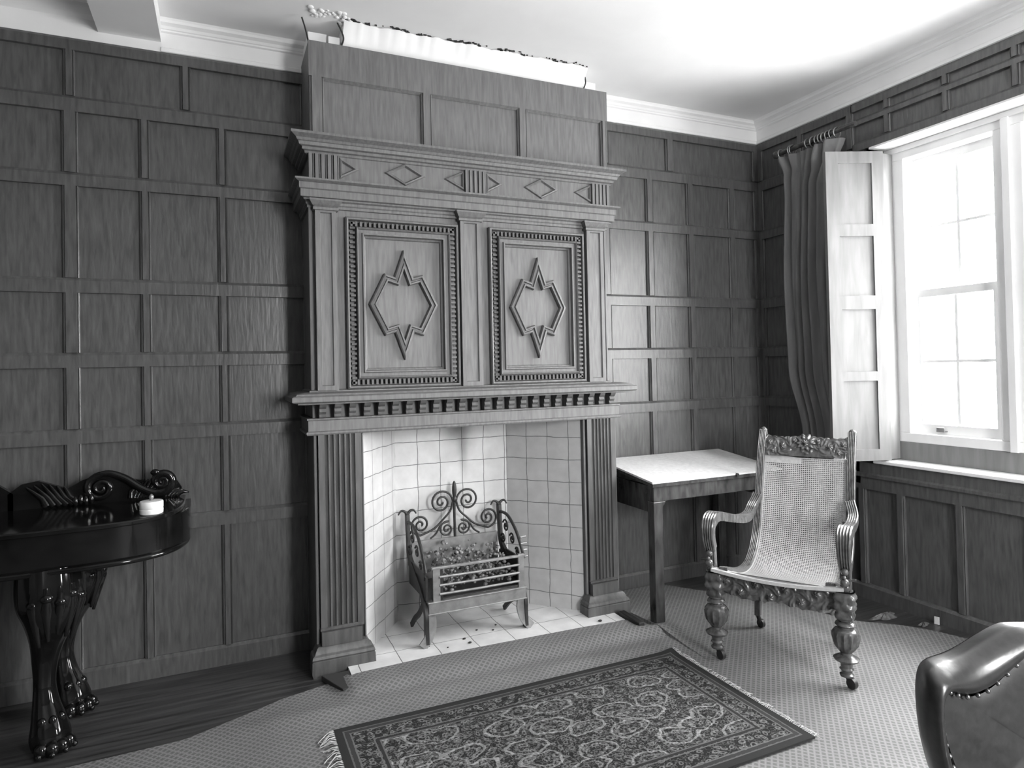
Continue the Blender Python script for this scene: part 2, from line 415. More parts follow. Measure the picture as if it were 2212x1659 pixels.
# ---- right wall (x = 0); window opening y -0.92 .. -3.12, z 0.955 .. 2.745
WY0, WY1 = -0.92, -3.12
mb = MB(lambda p: (-p.y, -p.x, p.z))       # u = distance from corner, d = out from wall
mb.box(0, 0.92, -0.30, 0, 0, ZP); mb.box(3.12, 5.35, -0.30, 0, 0, ZP)
mb.box(0.92, 3.12, -0.30, 0, 2.745, ZP); mb.box(0.92, 3.12, -0.12, 0, 0, 0.80)
for z0, z1 in RAILS[1:]: rail(mb, 0, 0.80, z0, z1)
for i in range(1, 6):
    for u in (0.03, 0.40, 0.78): stile(mb, u, 0.055, RAILS[i][1], RAILS[i+1][0])
for u in (0.03, 0.40, 0.785): stile(mb, u, 0.055, RAILS[6][1], RAILS[7][0])
# over the window
rail(mb, 0.81, 5.3, 2.745, 2.80); rail(mb, 0.81, 5.3, 2.905, 2.945); rail(mb, 0.81, 5.3, 2.995, ZP)
for k in range(13):
    stile(mb, 1.037+0.345*k, 0.045, 2.80, 2.905); stile(mb, 1.037+0.345*k, 0.045, 2.945, 2.995)
# dado under the window
rail(mb, 0.0, 5.3, 0.0, 0.09, 0.028); rail(mb, 0.0, 5.3, 0.67, 0.834, STI, 0.003); rail(mb, 0.0, 5.3, 0.745, 0.775, 0.034)
for k, u in enumerate([0.04, 0.45, 0.80, 1.052, 1.390, 1.745, 2.09, 2.435, 2.78, 3.125, 3.47, 3.82, 4.17, 4.52, 4.87, 5.2]): stile(mb, u, 0.055, 0.09, 0.67)
for a in (0.80,): pass
for z0, z1 in RAILS[2:7]: rail(mb, 3.2, 5.3, z0, z1)
for u in (3.2, 3.6, 4.0, 4.4, 4.8, 5.2): stile(mb, u, 0.055, 0.86, 2.745)
mb.obj('wall_right', OAK, kind='structure')
mb = MB(); mb.box(XL-0.12, XL, YR, 0, 0, ZC+0.03)
mb.obj('wall_left', OAK, kind='structure')
mb = MB()
mb.box(XL, -2.05, YR-0.15, YR, 0, ZC+0.03); mb.box(-1.15, 0.3, YR-0.15, YR, 0, ZC+0.03)
mb.box(-2.05, -1.15, YR-0.15, YR, 0, 0.9); mb.box(-2.05, -1.15, YR-0.15, YR, 2.8, ZC+0.03)
mb.obj('wall_rear', WALLPL, kind='structure')
# rear window: sash frame
mb = MB()
for a in (-2.05, -1.21): mb.box(a, a+0.06, YR-0.12, YR-0.06, 0.9, 2.8)
for z in (0.9, 1.82, 2.74): mb.box(-1.99, -1.21, YR-0.12, YR-0.06, z, z+0.06)
w2 = mb.obj('window_2', WPAINT, kind='structure')
mb = MB(); mb.box(-1.99, -1.21, YR-0.095, YR-0.09, 0.96, 2.74); mb.obj('glass_pane', GLASS, w2)
# floor
mb = MB(); mb.box(XL, 0.3, YR, 0.12, -0.06, 0.0)
mb.obj('floor', BOARDS, kind='structure')
# ceiling
mb = MB(); mb.box(XL, 0.3, YR, 0.12, ZC, ZC+0.08)
mb.obj('ceiling', CEIL, kind='structure')
# frieze + cornice
prof = [(0.004, ZP), (0.012, ZP+0.004), (0.012, ZP+0.022), (0.004, ZP+0.028), (0.004, 3.148), (0.016, 3.152), (0.016, 3.160), (0.022, 3.163), (0.028, 3.175), (0.045, 3.185), (0.048, 3.196), (0.055, ZC)]
def run_x(a, b, s=1.0):
    mb = MB(); mb.prism([(0.10, ZP)]+[(-p*s, z) for p, z in prof]+[(0.10, ZC)], a, b, 'x'); return mb
run_x(-3.86, -3.05).obj('trim_1', PLASTER, kind='structure')
run_x(-1.62, 0.0).obj('trim_2', PLASTER, kind='structure')
mb = MB(); mb.box(XL, -4.12, -0.004, 0.10, ZP, ZC); mb.box(-4.12, -3.86, -0.004, 0.10, ZP, 3.10)
mb.prism([(-0.003, 3.15), (-0.03, 3.165), (-0.05, 3.19), (-0.055, ZC), (0.1, ZC), (0.1, 3.15)], XL, -4.126, 'x')
mb.obj('trim_3', PLASTER, kind='structure')
mb = MB(); mb.prism([(0.20, ZP)]+[(-p*1.5, z) for p, z in prof]+[(0.20, ZC)], YR, 0.0, 'y')
mb.obj('trim_4', PLASTER, kind='structure')
# ceiling beam running out from the wall
mb = MB(); mb.box(-4.125, -3.86, YR, 0.10, 3.10, ZC+0.01)
mb.obj('trim_5', CEIL, kind='structure')
# patched plaster strip between the chimney casing and the ceiling, torn along its upper edge
mb = MB()
N = 120
random.seed(3)
top = []
for i in range(N+1):
    x = -3.03+1.40*i/N
    top.append((x, -0.350-0.006*random.random()-0.007*math.sin(i*0.35)-0.004*math.sin(i*1.1)))
vs = []; fs = []
for i, (x, y) in enumerate(top):
    vs += [(x, -0.27, 3.06), (x, -0.285, 3.10), (x, -0.305, 3.15), (x, y, ZC-0.004), (x, 0.05, ZC-0.003), (x, 0.05, 3.06)]
for i in range(N):
    for k in range(6): fs.append((i*6+k, i*6+(k+1) % 6, (i+1)*6+(k+1) % 6, (i+1)*6+k))
fs += [tuple(range(6)), tuple(N*6+k for k in range(6))]
mb.add(vs, fs)
mb.box(-3.19, -3.10, -0.24, 0.05, 3.0, 3.17); mb.box(-3.095, -3.04, -0.27, 0.0, 3.0, 3.15)
mb.box(-1.61, -1.53, -0.26, 0.05, 3.0, 3.16)
for k in range(40):
    x = -3.20+0.2*random.random(); y = -0.30-0.12*random.random()
    mb.sphere((x, y, ZC-0.002), 0.006+0.012*random.random(), 8, 6, (1, 1, 0.35))
tp = mb.obj('trim_6', PLASTER, kind='structure', smooth=50)
mb = MB()
for k in range(150):
    t = random.random(); i = int(t*N); x, y = top[i]
    if 0.5+0.5*math.sin(t*31)+random.random()*0.8 < 0.62: continue
    sx = 0.003+0.010*random.random()*(1.2-t*0.6); sy = 0.002+0.006*random.random()
    a = x+random.uniform(-.01, .01); b = y-0.002-0.016*random.random()
    mb.prism([(a-sx, b), (a-sx*0.3, b+sy*random.random()), (a+sx, b+sy*0.4), (a+sx*0.4, b-sy), (a-sx*0.5, b-sy*random.random())], ZC-0.005, ZC+0.002, 'z')
for xx in (-3.03, -1.625):
    mb.tube(bez([(xx-0.01, -0.29, 3.09), (xx+0.004, -0.30, 3.13), (xx-0.004, -0.31, 3.16), (xx-0.03, -0.33, ZC-0.01)], 4), 0.004, 6)
mb.tube(bez([(-3.19, -0.26, 3.10), (-3.21, -0.30, 3.15), (-3.23, -0.33, 3.19)], 4), 0.004, 6)
mb.obj('torn_edge', BLACKM, tp)
# ---- window 1: sill board, reveal, frames, three sashes
win = bpy.data.objects.new('window_1', None); COL.objects.link(win); win['kind'] = 'structure'; win.location = (0.12, -2.0, 0.85)
XW = 0.12
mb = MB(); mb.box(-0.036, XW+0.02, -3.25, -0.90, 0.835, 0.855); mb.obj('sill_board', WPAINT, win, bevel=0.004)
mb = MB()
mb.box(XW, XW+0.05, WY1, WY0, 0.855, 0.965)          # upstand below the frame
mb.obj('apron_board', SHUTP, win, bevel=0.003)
mb = MB()
mb.box(0.0, 0.30, WY0, WY0+0.03, 0.852, 2.745); mb.box(0.0, 0.30, WY1-0.03, WY1, 0.852, 2.745); mb.box(-0.018, 0.30, WY1, WY0, 2.733, 2.7445)
mb.obj('reveal_lining', WPAINT, win)
mb = MB()
mb.box(XW, XW+0.14, WY1, WY0, 2.655, 2.732); mb.box(XW, XW+0.14, WY1, WY0, 0.965, 1.02)
bays = [(-1.035, -1.535), (-1.675, -2.395), (-2.535, -3.005)]
posts = [(WY0, -1.035), (-1.535, -1.675), (-2.395, -2.535), (-3.005, WY1)]
for a, b in posts: mb.box(XW, XW+0.14, b, a, 1.02, 2.655)
for a, b in posts[1:3]:
    c = (a+b)/2; mb.box(XW-0.02, XW, c-0.02, c+0.02, 0.965, 2.70)
mb.box(XW-0.012, XW, WY1, WY0, 2.70, 2.732)
mb.obj('window_frame', WPAINT, win, bevel=0.004)
for (a, b) in bays:
    mb = MB()
    X2 = XW+0.05
    # lower sash (inner), upper sash (outer)
    for (z0, z1, x0, br, tr) in ((1.02, 1.865, X2, 0.055, 0.045), (1.82, 2.655, X2+0.045, 0.045, 0.05)):
        mb.box(x0, x0+0.04, a-0.045, a, z0, z1); mb.box(x0, x0+0.04, b, b+0.045, z0, z1)
        mb.box(x0, x0+0.04, b+0.045, a-0.045, z0, z0+br); mb.box(x0, x0+0.04, b+0.045, a-0.045, z1-tr, z1)
        c = (a+b)/2; zc = (z0+z1)/2
        mb.box(x0+0.01, x0+0.03, c-0.008, c+0.008, z0+br, z1-tr)
        for (p, q) in ((b+0.045, c-0.008), (c+0.008, a-0.045)): mb.box(x0+0.01, x0+0.03, p, q, zc-0.008, zc+0.008)
    sash = mb.obj('sash', WPAINT, win)
    mb = MB()
    mb.box(X2+0.018, X2+0.021, b+0.045, a-0.045, 1.075, 1.82); mb.box(X2+0.063, X2+0.066, b+0.045, a-0.045, 1.865, 2.605)
    mb.obj('glass_pane', GLASS, sash)
    mb = MB(); c = a-0.16
    mb.box(X2-0.014, X2, c-0.028, c+0.028, 1.035, 1.043); mb.box(X2-0.022, X2-0.012, c-0.022, c+0.022, 1.035, 1.06)
    mb.obj('sash_lift', STEEL, sash)
# folding shutter leaf standing open into the room
A = Vector((-0.316, -0.850)); B_ = Vector((0.004, -0.985)); dsh = (B_-A).normalized(); nsh = Vector((dsh.y, -dsh.x))   # towards camera
if nsh.y > 0: nsh = -nsh
TS = lambda p: (A.x+dsh.x*p.x-nsh.x*p.y*-1, A.y+dsh.y*p.x+nsh.y*p.y, p.z)
TS = lambda p: (A.x+dsh.x*p.x+nsh.x*p.y, A.y+dsh.y*p.x+nsh.y*p.y, p.z)
Lsh = (B_-A).length
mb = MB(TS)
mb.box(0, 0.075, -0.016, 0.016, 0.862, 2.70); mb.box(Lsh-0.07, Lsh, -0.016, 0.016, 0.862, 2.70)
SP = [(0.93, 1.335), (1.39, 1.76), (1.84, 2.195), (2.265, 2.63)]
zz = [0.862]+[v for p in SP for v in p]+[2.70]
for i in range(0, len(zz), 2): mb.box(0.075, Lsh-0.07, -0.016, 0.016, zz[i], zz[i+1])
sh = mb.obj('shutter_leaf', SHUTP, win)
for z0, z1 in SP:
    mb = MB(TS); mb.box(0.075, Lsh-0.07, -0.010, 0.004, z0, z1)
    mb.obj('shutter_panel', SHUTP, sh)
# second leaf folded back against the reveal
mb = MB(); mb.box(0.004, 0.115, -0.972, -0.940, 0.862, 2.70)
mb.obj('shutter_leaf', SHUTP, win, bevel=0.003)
# ================================================================== fireplace surround (lower stage)
XC = -2.355
fs_ = thing('fireplace_surround', 'lower oak surround of the fireplace with fluted pilasters framing the pale tiles', 'fireplace surround', (XC, -0.3, 0))
HZ = 0.03
for (xa, xb) in ((-3.205, -2.965), (-1.70, -1.478)):
    # pier body
    mb = MB(); mb.box(xa, xb, -0.30, -0.002, 0.0, 1.17)
    mb.obj('pier', OAKD, fs_, bevel=0.002)
    # fluted shaft
    mb = MB(); w_ = xb-xa; pr = [(xa+0.020, -0.30), (xa+0.020, -0.33)]
    nfl = 6; m0 = xa+0.045; m1 = xb-0.040; st = (m1-m0)/nfl
    for k in range(nfl):
        c = m0+st*(k+0.5); r = st*0.36
        pr.append((c-r, -0.33))
        for q in range(1, 6): an = PI*q/6; pr.append((c-r*math.cos(an), -0.33+0.012*math.sin(an)))
        pr.append((c+r, -0.33))
    pr += [(xb-0.012, -0.33), (xb-0.012, -0.30)]
    mb.prism(pr, 0.20, 1.148, 'z')
    mb.obj('fluted_shaft', OAKD, fs_)
    for (e0, e1) in ((xa, xa+0.014), (xb-0.008, xb)):
        mb = MB(); mb.box(e0, e1, -0.318, -0.30, 0.135, 1.148); mb.obj('edge_bead', OAKP, fs_, bevel=0.003)
    # plinth
    mb = MB()
    mb.cornice(xa+0.022, xb-0.03, -0.335, -0.29, [(0.0, 0.2), (0.006, 0.203), (0.006, 0.212), (0.0, 0.215)][::1])
    mb.box(xa+0.020, xb-0.028, -0.355, -0.30, 0.135, 0.20)
    mb.cornice(xa+0.005, xb-0.005, -0.35, -0.29, [(0.03, 0.0), (0.036, 0.02), (0.034, 0.075), (0.030, 0.078), (0.034, 0.086), (0.03, 0.098), (0.02, 0.105), (0.018, 0.112), (0.008, 0.130), (0.0, 0.135)])
    mb.obj('plinth', OAKD, fs_, smooth=30)
# lintel fascia, dentil band, mantel shelf
mb = MB()
mb.cornice(-3.205, -1.480, -0.30, -0.002, [(0.030, 1.148), (0.034, 1.155), (0.034, 1.163), (0.024, 1.168), (0.024, 1.218), (0.030, 1.222), (0.030, 1.230), (0.0, 1.232), (0.0, 1.30)])
lint = mb.obj('lintel', OAKP, fs_)
nd = 24
for k in range(nd):
    x = -3.20+(k+0.5)*(1.715/nd)
    mb = MB(); mb.prism([(-0.30, 1.232), (-0.345, 1.232), (-0.350, 1.238), (-0.345, 1.250), (-0.350, 1.254), (-0.356, 1.262), (-0.352, 1.276), (-0.365, 1.286), (-0.372, 1.30), (-0.30, 1.30)], x-0.016, x+0.016, 'x')
    mb.obj('dentil', OAKD, lint)
mb = MB()
mb.cornice(-3.205, -1.480, -0.30, -0.002, [(0.040, 1.296), (0.075, 1.300), (0.075, 1.306), (0.098, 1.309), (0.104, 1.314), (0.104, 1.335), (0.098, 1.339), (0.085, 1.342), (0.080, 1.350), (0.045, 1.356), (0.02, 1.358)])
mb.obj('mantel_shelf', OAKP, fs_)
# tiled lining of the opening
TB = tile_mat('fireback_tiles', 0.58, 0.1365, 0.132, -2.716, 0.03-0.132*0.35, 'XZ', soot=[(-2.33, 1.16, 0.09, 0.14, 0.85), (-2.30, 0.98, 0.03, 0.16, 0.45), (-2.50, 1.19, 0.30, 0.05, 0.6), (-2.66, 0.2, 0.06, 0.16, 0.6)])
TH = tile_mat('hearth_tiles', 0.72, 0.20, 0.20, -2.62, -0.12, 'XY')
lin = thing('fireplace_lining', 'pale square-tiled lining inside the fireplace opening', 'tiled lining', (XC, 0.0, 0.03))
YB = 0.075; XA0, XA1, XB1, XB0 = -2.972, -2.712, -2.02, -1.695
mb = MB(); mb.box(XA1, XB1, YB, YB+0.03, 0.03, 1.32); mb.obj('fireback', TB, lin)
def splay(p, q):
    p = Vector(p); q = Vector(q); d = (q-p); L = d.length; d.normalize(); nrm = Vector((-d.y, d.x))
    mb = MB(lambda v: v); mb.box(0, L, 0, 0.03, 0, 1.29)
    ob = mb.obj('splayed_cheek', TC, None)
    ob.matrix_world = Matrix(((d.x, nrm.x, 0, p.x), (d.y, nrm.y, 0, p.y), (0, 0, 1, 0.03), (0, 0, 0, 1)))
    mw = ob.matrix_world.copy(); ob.parent = lin; ob.matrix_parent_inverse = Matrix.Translation(Vector(lin.location)).inverted(); ob.matrix_basis = mw
    return ob
TC = tile_mat('cheek_tiles', 0.50, 0.135, 0.132, 0.0, -0.132*0.35, 'XZ')
splay((XA0, -0.29), (XA1, YB)); splay((XB1, YB), (XB0, -0.29))
mb = MB(); mb.prism([(XA0, -0.29), (XB0, -0.29), (XB1, YB+0.03), (XA1, YB+0.03)], 1.30, 1.34, 'z'); mb.obj('smoke_shelf', BLACKM, lin)
he = MB(); he.prism([(-3.07, -0.60), (-1.56, -0.60), (-1.56, -0.30), (XB0, -0.30), (XB1+0.01, YB+0.03), (XA1-0.01, YB+0.03), (XA0, -0.30), (-3.07, -0.30)], 0.002, HZ, 'z')
tag(he.obj('hearth_slab', TH), 'pale tiled hearth slab in front of the fireplace opening', 'hearth')
mb = MB(); mb.box(-1.556, -1.520, -0.63, -0.43, 0.002, 0.055)
tag(mb.obj('hearth_kerb', IRON, bevel=0.004), 'short dark kerb bar along the right edge of the pale hearth', 'kerb')
mb = MB(); mb.prism([(-3.13, -0.60), (-3.074, -0.60), (-3.074, -0.42), (-3.20, -0.42)], 0.002, 0.028, 'z')  # added black slab: shade on the bare floor beside the plinth, as colour
tag(mb.obj('hearth_shade_wedge', BLACKM, bevel=0.003), 'black wedge standing in for shade on the bare floor at the left end of the hearth', 'painted shade')
# cinders on the hearth
for k, (x, y, r) in enumerate([(-2.46, -0.34, 0.007), (-2.36, -0.26, 0.006), (-2.28, -0.30, 0.006), (-2.24, -0.24, 0.005), (-2.57, -0.40, 0.004), (-2.45, -0.40, 0.008), (-1.70, -0.46, 0.010)]):
    mb = MB(); mb.sphere((x, y, HZ+r*0.5), r, 7, 5, (1.3, 0.9, 0.6))
    tag(mb.obj('cinder', IRON), 'tiny dark cinder fallen on the pale tiled hearth' if k < 6 else 'dark cinder at the right front of the hearth by the carpet edge', 'cinder', 'cinders on the hearth' if k < 6 else None)
# ================================================================== overmantel
om = thing('overmantel', 'carved oak overmantel with two star-panelled cupboards above the mantel shelf', 'overmantel', (XC, -0.3, 1.358))
mb = MB(); mb.box(-3.205, -1.515, -0.30, -0.002, 1.358, 2.33); mb.obj('carcass', OAKP, om)
# pilasters
for (xa, xb) in ((-3.183, -3.082), (-2.435, -2.319), (-1.657, -1.545)):
    mb = MB()
    mb.rings(mb.rect(xa, xb, 1.365, 2.262), [(0, 0), (0, 0.035), (0.022, 0.035), (0.026, 0.027), (0.034, 0.027)], -0.30, capin=True)
    pl = mb.obj('pilaster', OAKP, om)
    mb = MB(); mb.cornice(xa, xb, -0.335, -0.29, [(0, 2.248), (0.010, 2.250), (0.010, 2.262), (0.006, 2.265), (0.014, 2.272), (0.028, 2.292), (0.028, 2.30)])
    mb.obj('capital', OAKP, pl)
for (e0, e1) in ((-3.212, -3.196), (-1.525, -1.513)):
    mb = MB(); mb.box(e0, e1, -0.31, -0.29, 1.365, 2.30); mb.obj('edge_bead', OAKP, om, bevel=0.003)
mb = MB(); mb.cornice(-3.20, -1.52, -0.30, -0.002, [(0.02, 1.358), (0.02, 1.364), (0.01, 1.368), (0, 1.37)]); mb.obj('base_mould', OAKP, om)
def star(cx, cz, sx, sz):
    h = [(0, 1), (0.27, 0.51), (0.56, 0.57), (1, 0)]
    r = [(x, z) for x, z in h]+[(x, -z) for x, z in reversed(h[:-1])]+[(-x, -z) for x, z in h[1:]]+[(-x, z) for x, z in reversed(h[1:-1])]
    return [(cx+x*sx, cz+z*sz) for x, z in r]
for (x0, x1, sc) in ((-3.032, -2.448, 0.176), (-2.262, -1.676, 0.170)):
    pn = MB(); z0, z1 = 1.372, 2.225
    pn.rings(pn.rect(x0, x1, z0, z1), [(-0.004, 0), (-0.004, 0.026), (0.002, 0.032), (0.009, 0.030), (0.011, 0.012), (0.014, 0.002)], -0.30)
    fr = pn.obj('cupboard_frame', OAKP, om)
    mb = MB(); a = 0.014; b = 0.046
    # dentil border
    nx = 24; nz = 34
    for k in range(nx):
        x = x0+a+(k+0.5)*(x1-x0-2*a)/nx
        for zt in (z0+a+0.003, z1-b+0.004):
            mb.box(x-0.0055, x+0.0055, -0.326, -0.30, zt, zt+b-a-0.008)
    for k in range(nz):
        z = z0+a+(k+0.5)*(z1-z0-2*a)/nz
        for xt in (x0+a+0.003, x1-b+0.004):
            mb.box(xt, xt+b-a-0.008, -0.326, -0.30, z-0.0055, z+0.0055)
    mb.obj('dentil_border', OAKD, fr)
    mb = MB()
    mb.rings(mb.rect(x0+b, x1-b, z0+b, z1-b), [(0, 0.0), (0, 0.036), (0.004, 0.042), (0.010, 0.036), (0.012, 0.026), (0.028, 0.026), (0.031, 0.038), (0.038, 0.038), (0.041, 0.016), (0.049, 0.012), (0.053, 0.003)], -0.30, capin=True)
    pnl = mb.obj('cupboard_door', OAKP, om)
    mb = MB(); cx = (x0+x1)/2-0.003; cz = 1.793
    mb.rings(star(cx, cz, sc, 0.272), [(-0.004, 0.003), (-0.004, 0.022), (0.001, 0.029), (0.009, 0.031), (0.012, 0.020), (0.018, 0.020), (0.021, 0.030), (0.028, 0.030), (0.031, 0.020), (0.032, 0.003)], -0.30)
    mb.obj('star_moulding', OAKP, pnl)
# architrave under the frieze
mb = MB(); mb.cornice(-3.205, -1.515, -0.30, -0.002, [(0.0, 2.262), (0.012, 2.264), (0.012, 2.276), (0.018, 2.282), (0.018, 2.294), (0.03, 2.30), (0.03, 2.306), (0.045, 2.310), (0.045, 2.345), (0.052, 2.350), (0.052, 2.378), (0.066, 2.384), (0.072, 2.388), (0.072, 2.396), (0.03, 2.400)])
mb.obj('architrave', OAKP, om)
# frieze board with lozenges
mb = MB(); mb.box(-3.205, -1.500, -0.325, -0.002, 2.396, 2.54); mb.obj('frieze_board', OAKP, om)
TR = [(-3.212, -3.062), (-2.405, -2.279), (-1.619, -1.497)]
for (xa, xb) in TR:
    mb = MB(); n = 5; st = (xb-xa)/n; pr = [(xa, -0.325)]
    for k in range(n):
        u = xa+st*k
        pr += [(u+0.002, -0.345), (u+st*0.62, -0.345), (u+st*0.66, -0.328), (u+st*0.72, -0.328), (u+st*0.76, -0.340), (u+st*0.90, -0.340), (u+st*0.94, -0.328), (u+st*0.995, -0.328)]
    pr += [(xb, -0.325)]
    mb.prism(pr, 2.400, 2.525, 'z'); mb.obj('triglyph', OAKP, om)
ZL = 2.467; LP = [(0, 0.0), (0.004, 0.010), (0.010, 0.012), (0.016, 0.002)]
for (xa, xb) in ((-3.062, -2.405), (-2.279, -1.619)):
    cx = (xa+xb)/2+0.005
    for nm, poly in (('lozenge_moulding', [(cx-0.11, ZL), (cx, ZL-0.058), (cx+0.11, ZL), (cx, ZL+0.058)]), ('half_lozenge_moulding', [(xa, ZL-0.055), (xa+0.10, ZL), (xa, ZL+0.055)]), ('half_lozenge_moulding', [(xb, ZL-0.055), (xb, ZL+0.055), (xb-0.115, ZL)])):
        mb = MB(); mb.rings(poly, LP, -0.325); mb.obj(nm, OAKP, om)
# top cornice
mb = MB(); mb.cornice(-3.205, -1.505, -0.31, -0.002, [(0.010, 2.520), (0.022, 2.525), (0.022, 2.536), (0.035, 2.540), (0.035, 2.553), (0.050, 2.557), (0.054, 2.572), (0.060, 2.575), (0.066, 2.586), (0.080, 2.594), (0.090, 2.600), (0.090, 2.612), (0.02, 2.616)])
mb.obj('top_cornice', OAKP, om)
# ---- panelled casing above
cc = thing('chimney_casing', 'plain oak casing of three panels standing above the overmantel cornice', 'panelling', (XC, -0.3, 2.616))
mb = MB(); mb.box(-3.20, -1.490, -0.300, -0.002, 2.612, 3.088); mb.obj('casing_box', OAKP, cc)
mb = MB(lambda p: (p.x, -0.300-p.y, p.z))
rail(mb, -3.20, -1.490, 2.915, 3.092, 0.02, 0.002)
mb.prism([(0, 2.905), (0.004, 2.903), (0.020, 2.917), (0, 2.917)], -3.13, -1.53, 'x')
mb.obj('top_rail', OAKP, cc)
for (u, w_) in ((-3.163, 0.07), (-2.603, 0.06), (-2.046, 0.06), (-1.512, 0.042)):
    mb = MB(lambda p: (p.x, -0.300-p.y, p.z)); stile(mb, u, w_, 2.614, 2.915, 0.02); mb.obj('stile', OAKP, cc)
# ================================================================== fire grate
gx0 = -2.662; gw = 0.56; gf = -0.335
fg = thing('fire_grate', 'iron basket fire grate with scrolled back crest in the tiled fireplace', 'fire grate', (gx0+gw/2, -0.17, HZ))
Tg = lambda p: (gx0+p.x, gf+p.y, p.z)      # p = (along, depth back, z)
mb = MB(Tg)
mb.box(0.02, gw-0.02, 0.33, 0.345, 0.24, 0.485); mb.obj('back_plate', STEEL, fg)
# crest of scrolls
mb = MB(Tg); c = 0.278; Y = 0.338
mb.tube(bez([(c, Y, 0.47), (c-0.002, Y, 0.6), (c, Y, 0.72)], 5), [0.008]*11, 8)
mb.sphere((c, Y, 0.755), 0.018, 8, 8, (0.8, 0.6, 2.9)); mb.sphere((c, Y, 0.70), 0.016, 8, 6, (1, 0.8, 1.3))
for sg in (-1, 1):
    R1 = 0.070; cx1 = c+sg*0.080; cz1 = 0.690
    a0 = PI if sg > 0 else 0
    sp1 = spiral(cx1, cz1, R1, 0.008, a0, 2.0, 44, -sg, 0.95)
    # stem from the big upper scroll sweeping down and out into the side scroll
    cx2 = c+sg*0.205; cz2 = 0.575; a2 = -PI/2
    sp2 = spiral(cx2, cz2, 0.060, 0.007, a2, 1.9, 44, sg, 0.95)
    stem = bez([(sp1[0][0], 0.69), (c+sg*0.028, 0.635), (c+sg*0.07, 0.592), (c+sg*0.125, 0.545), sp2[0]], 6)
    path = [(p[0], Y, p[1]) for p in reversed(sp1)]+[(p[0], Y, p[1]) for p in stem[1:-1]]+[(p[0], Y, p[1]) for p in sp2]
    mb.tube(path, 0.0062, 8)
    cx3 = c+sg*0.050; cz3 = 0.533
    sp3 = spiral(cx3, cz3, 0.046, 0.006, PI/2+0.3*sg, 1.8, 34, -sg, 0.95)
    tail = bez([(c+sg*0.15, 0.49), (c+sg*0.115, 0.515), (c+sg*0.085, 0.56), sp3[0]], 5)
    mb.tube([(p[0], Y, p[1]) for p in tail[:-1]]+[(p[0], Y, p[1]) for p in sp3], 0.0055, 8)
mb.obj('scroll_crest', IRON, fg, smooth=60)
# side standards (cheeks)
for sx in (0, 1):
    X = 0.0 if sx == 0 else gw
    sg = -1 if sx == 0 else 1
    mb = MB(Tg)
    path = bez([(X, 0.35, 0.64), (X, 0.34, 0.52), (X, 0.32, 0.42), (X, 0.20, 0.35), (X, 0.08, 0.285), (X, 0.005, 0.20), (X, 0.0, 0.12), (X, -0.005, 0.034)], 5)
    mb.sweep(path, [(-0.016, -0.007), (0.016, -0.007), (0.016, 0.007), (-0.016, 0.007)], [1.3, 1.3, 1.3]+[1.25]*(len(path)-3), up=(1, 0, 0))
    lg = mb.obj('cheek_standard', IRON, fg, smooth=40)
    mb = MB(Tg)
    for q in (-1, 1):
        mb.tube(bez([(X, 0.35, 0.63), (X+q*0.012, 0.35, 0.655), (X+q*0.035, 0.35, 0.662), (X+q*0.052, 0.35, 0.640)], 5), [0.010-0.0004*i for i in range(16)], 7)
    mb.obj('curled_finial', IRON, lg, smooth=60)
    mb = MB(Tg)
    arc = bez([(X, 0.34, 0.60), (X, 0.22, 0.60), (X, 0.10, 0.535), (X, 0.02, 0.44), (X, 0.0, 0.405)], 6)
    mb.tube(arc, 0.009, 8)
    for (yy, zz_, rr) in ((0.25, 0.53, 0.042), (0.16, 0.475, 0.036), (0.29, 0.45, 0.03), (0.09, 0.42, 0.026)):
        pts = spiral(yy, zz_, rr, 0.006, 0.4, 1.5, 22, 1)
        mb.tube([(X, p[0], p[1]) for p in pts], 0.0055, 6)
    mb.box(X-0.004, X+0.004, 0.02, 0.33, 0.36, 0.40)
    mb.obj('openwork_cheek', IRON, lg, smooth=60)
    mb = MB(Tg)
    # back leg
    mb.sweep(bez([(X, 0.06, 0.22), (X, 0.14, 0.15), (X, 0.22, 0.10), (X, 0.30, 0.036)], 5), [(-0.014, -0.006), (0.014, -0.006), (0.014, 0.006), (-0.014, 0.006)], up=(1, 0, 0))
    mb.obj('back_leg', IRON, lg)
    # broad strap front leg
    mb = MB(Tg)
    ln = 0.046
    Xi = X+(0.022 if sx == 0 else -0.022)
    path = bez([(Xi, -0.004, 0.20), (Xi+sg*-0.006, -0.006, 0.14), (Xi+sg*0.012, -0.012, 0.08), (Xi+sg*0.050, -0.02, 0.036)], 6)
    mb.sweep(path, [(-0.006, -ln/2), (0.006, -ln/2), (0.006, ln/2), (-0.006, ln/2)], up=(1, 0, 0))
    mb.obj('front_leg', STEEL, lg, smooth=50)
    if sx == 1:
        for z in (0.405, 0.44, 0.475, 0.51):
            mb = MB(Tg); mb.tube([(X, 0.03+0.15*(z-0.405), z), (X+0.035, 0.03+0.15*(z-0.405), z+0.002)], 0.006, 6); mb.obj('trivet_peg', STEEL, lg)
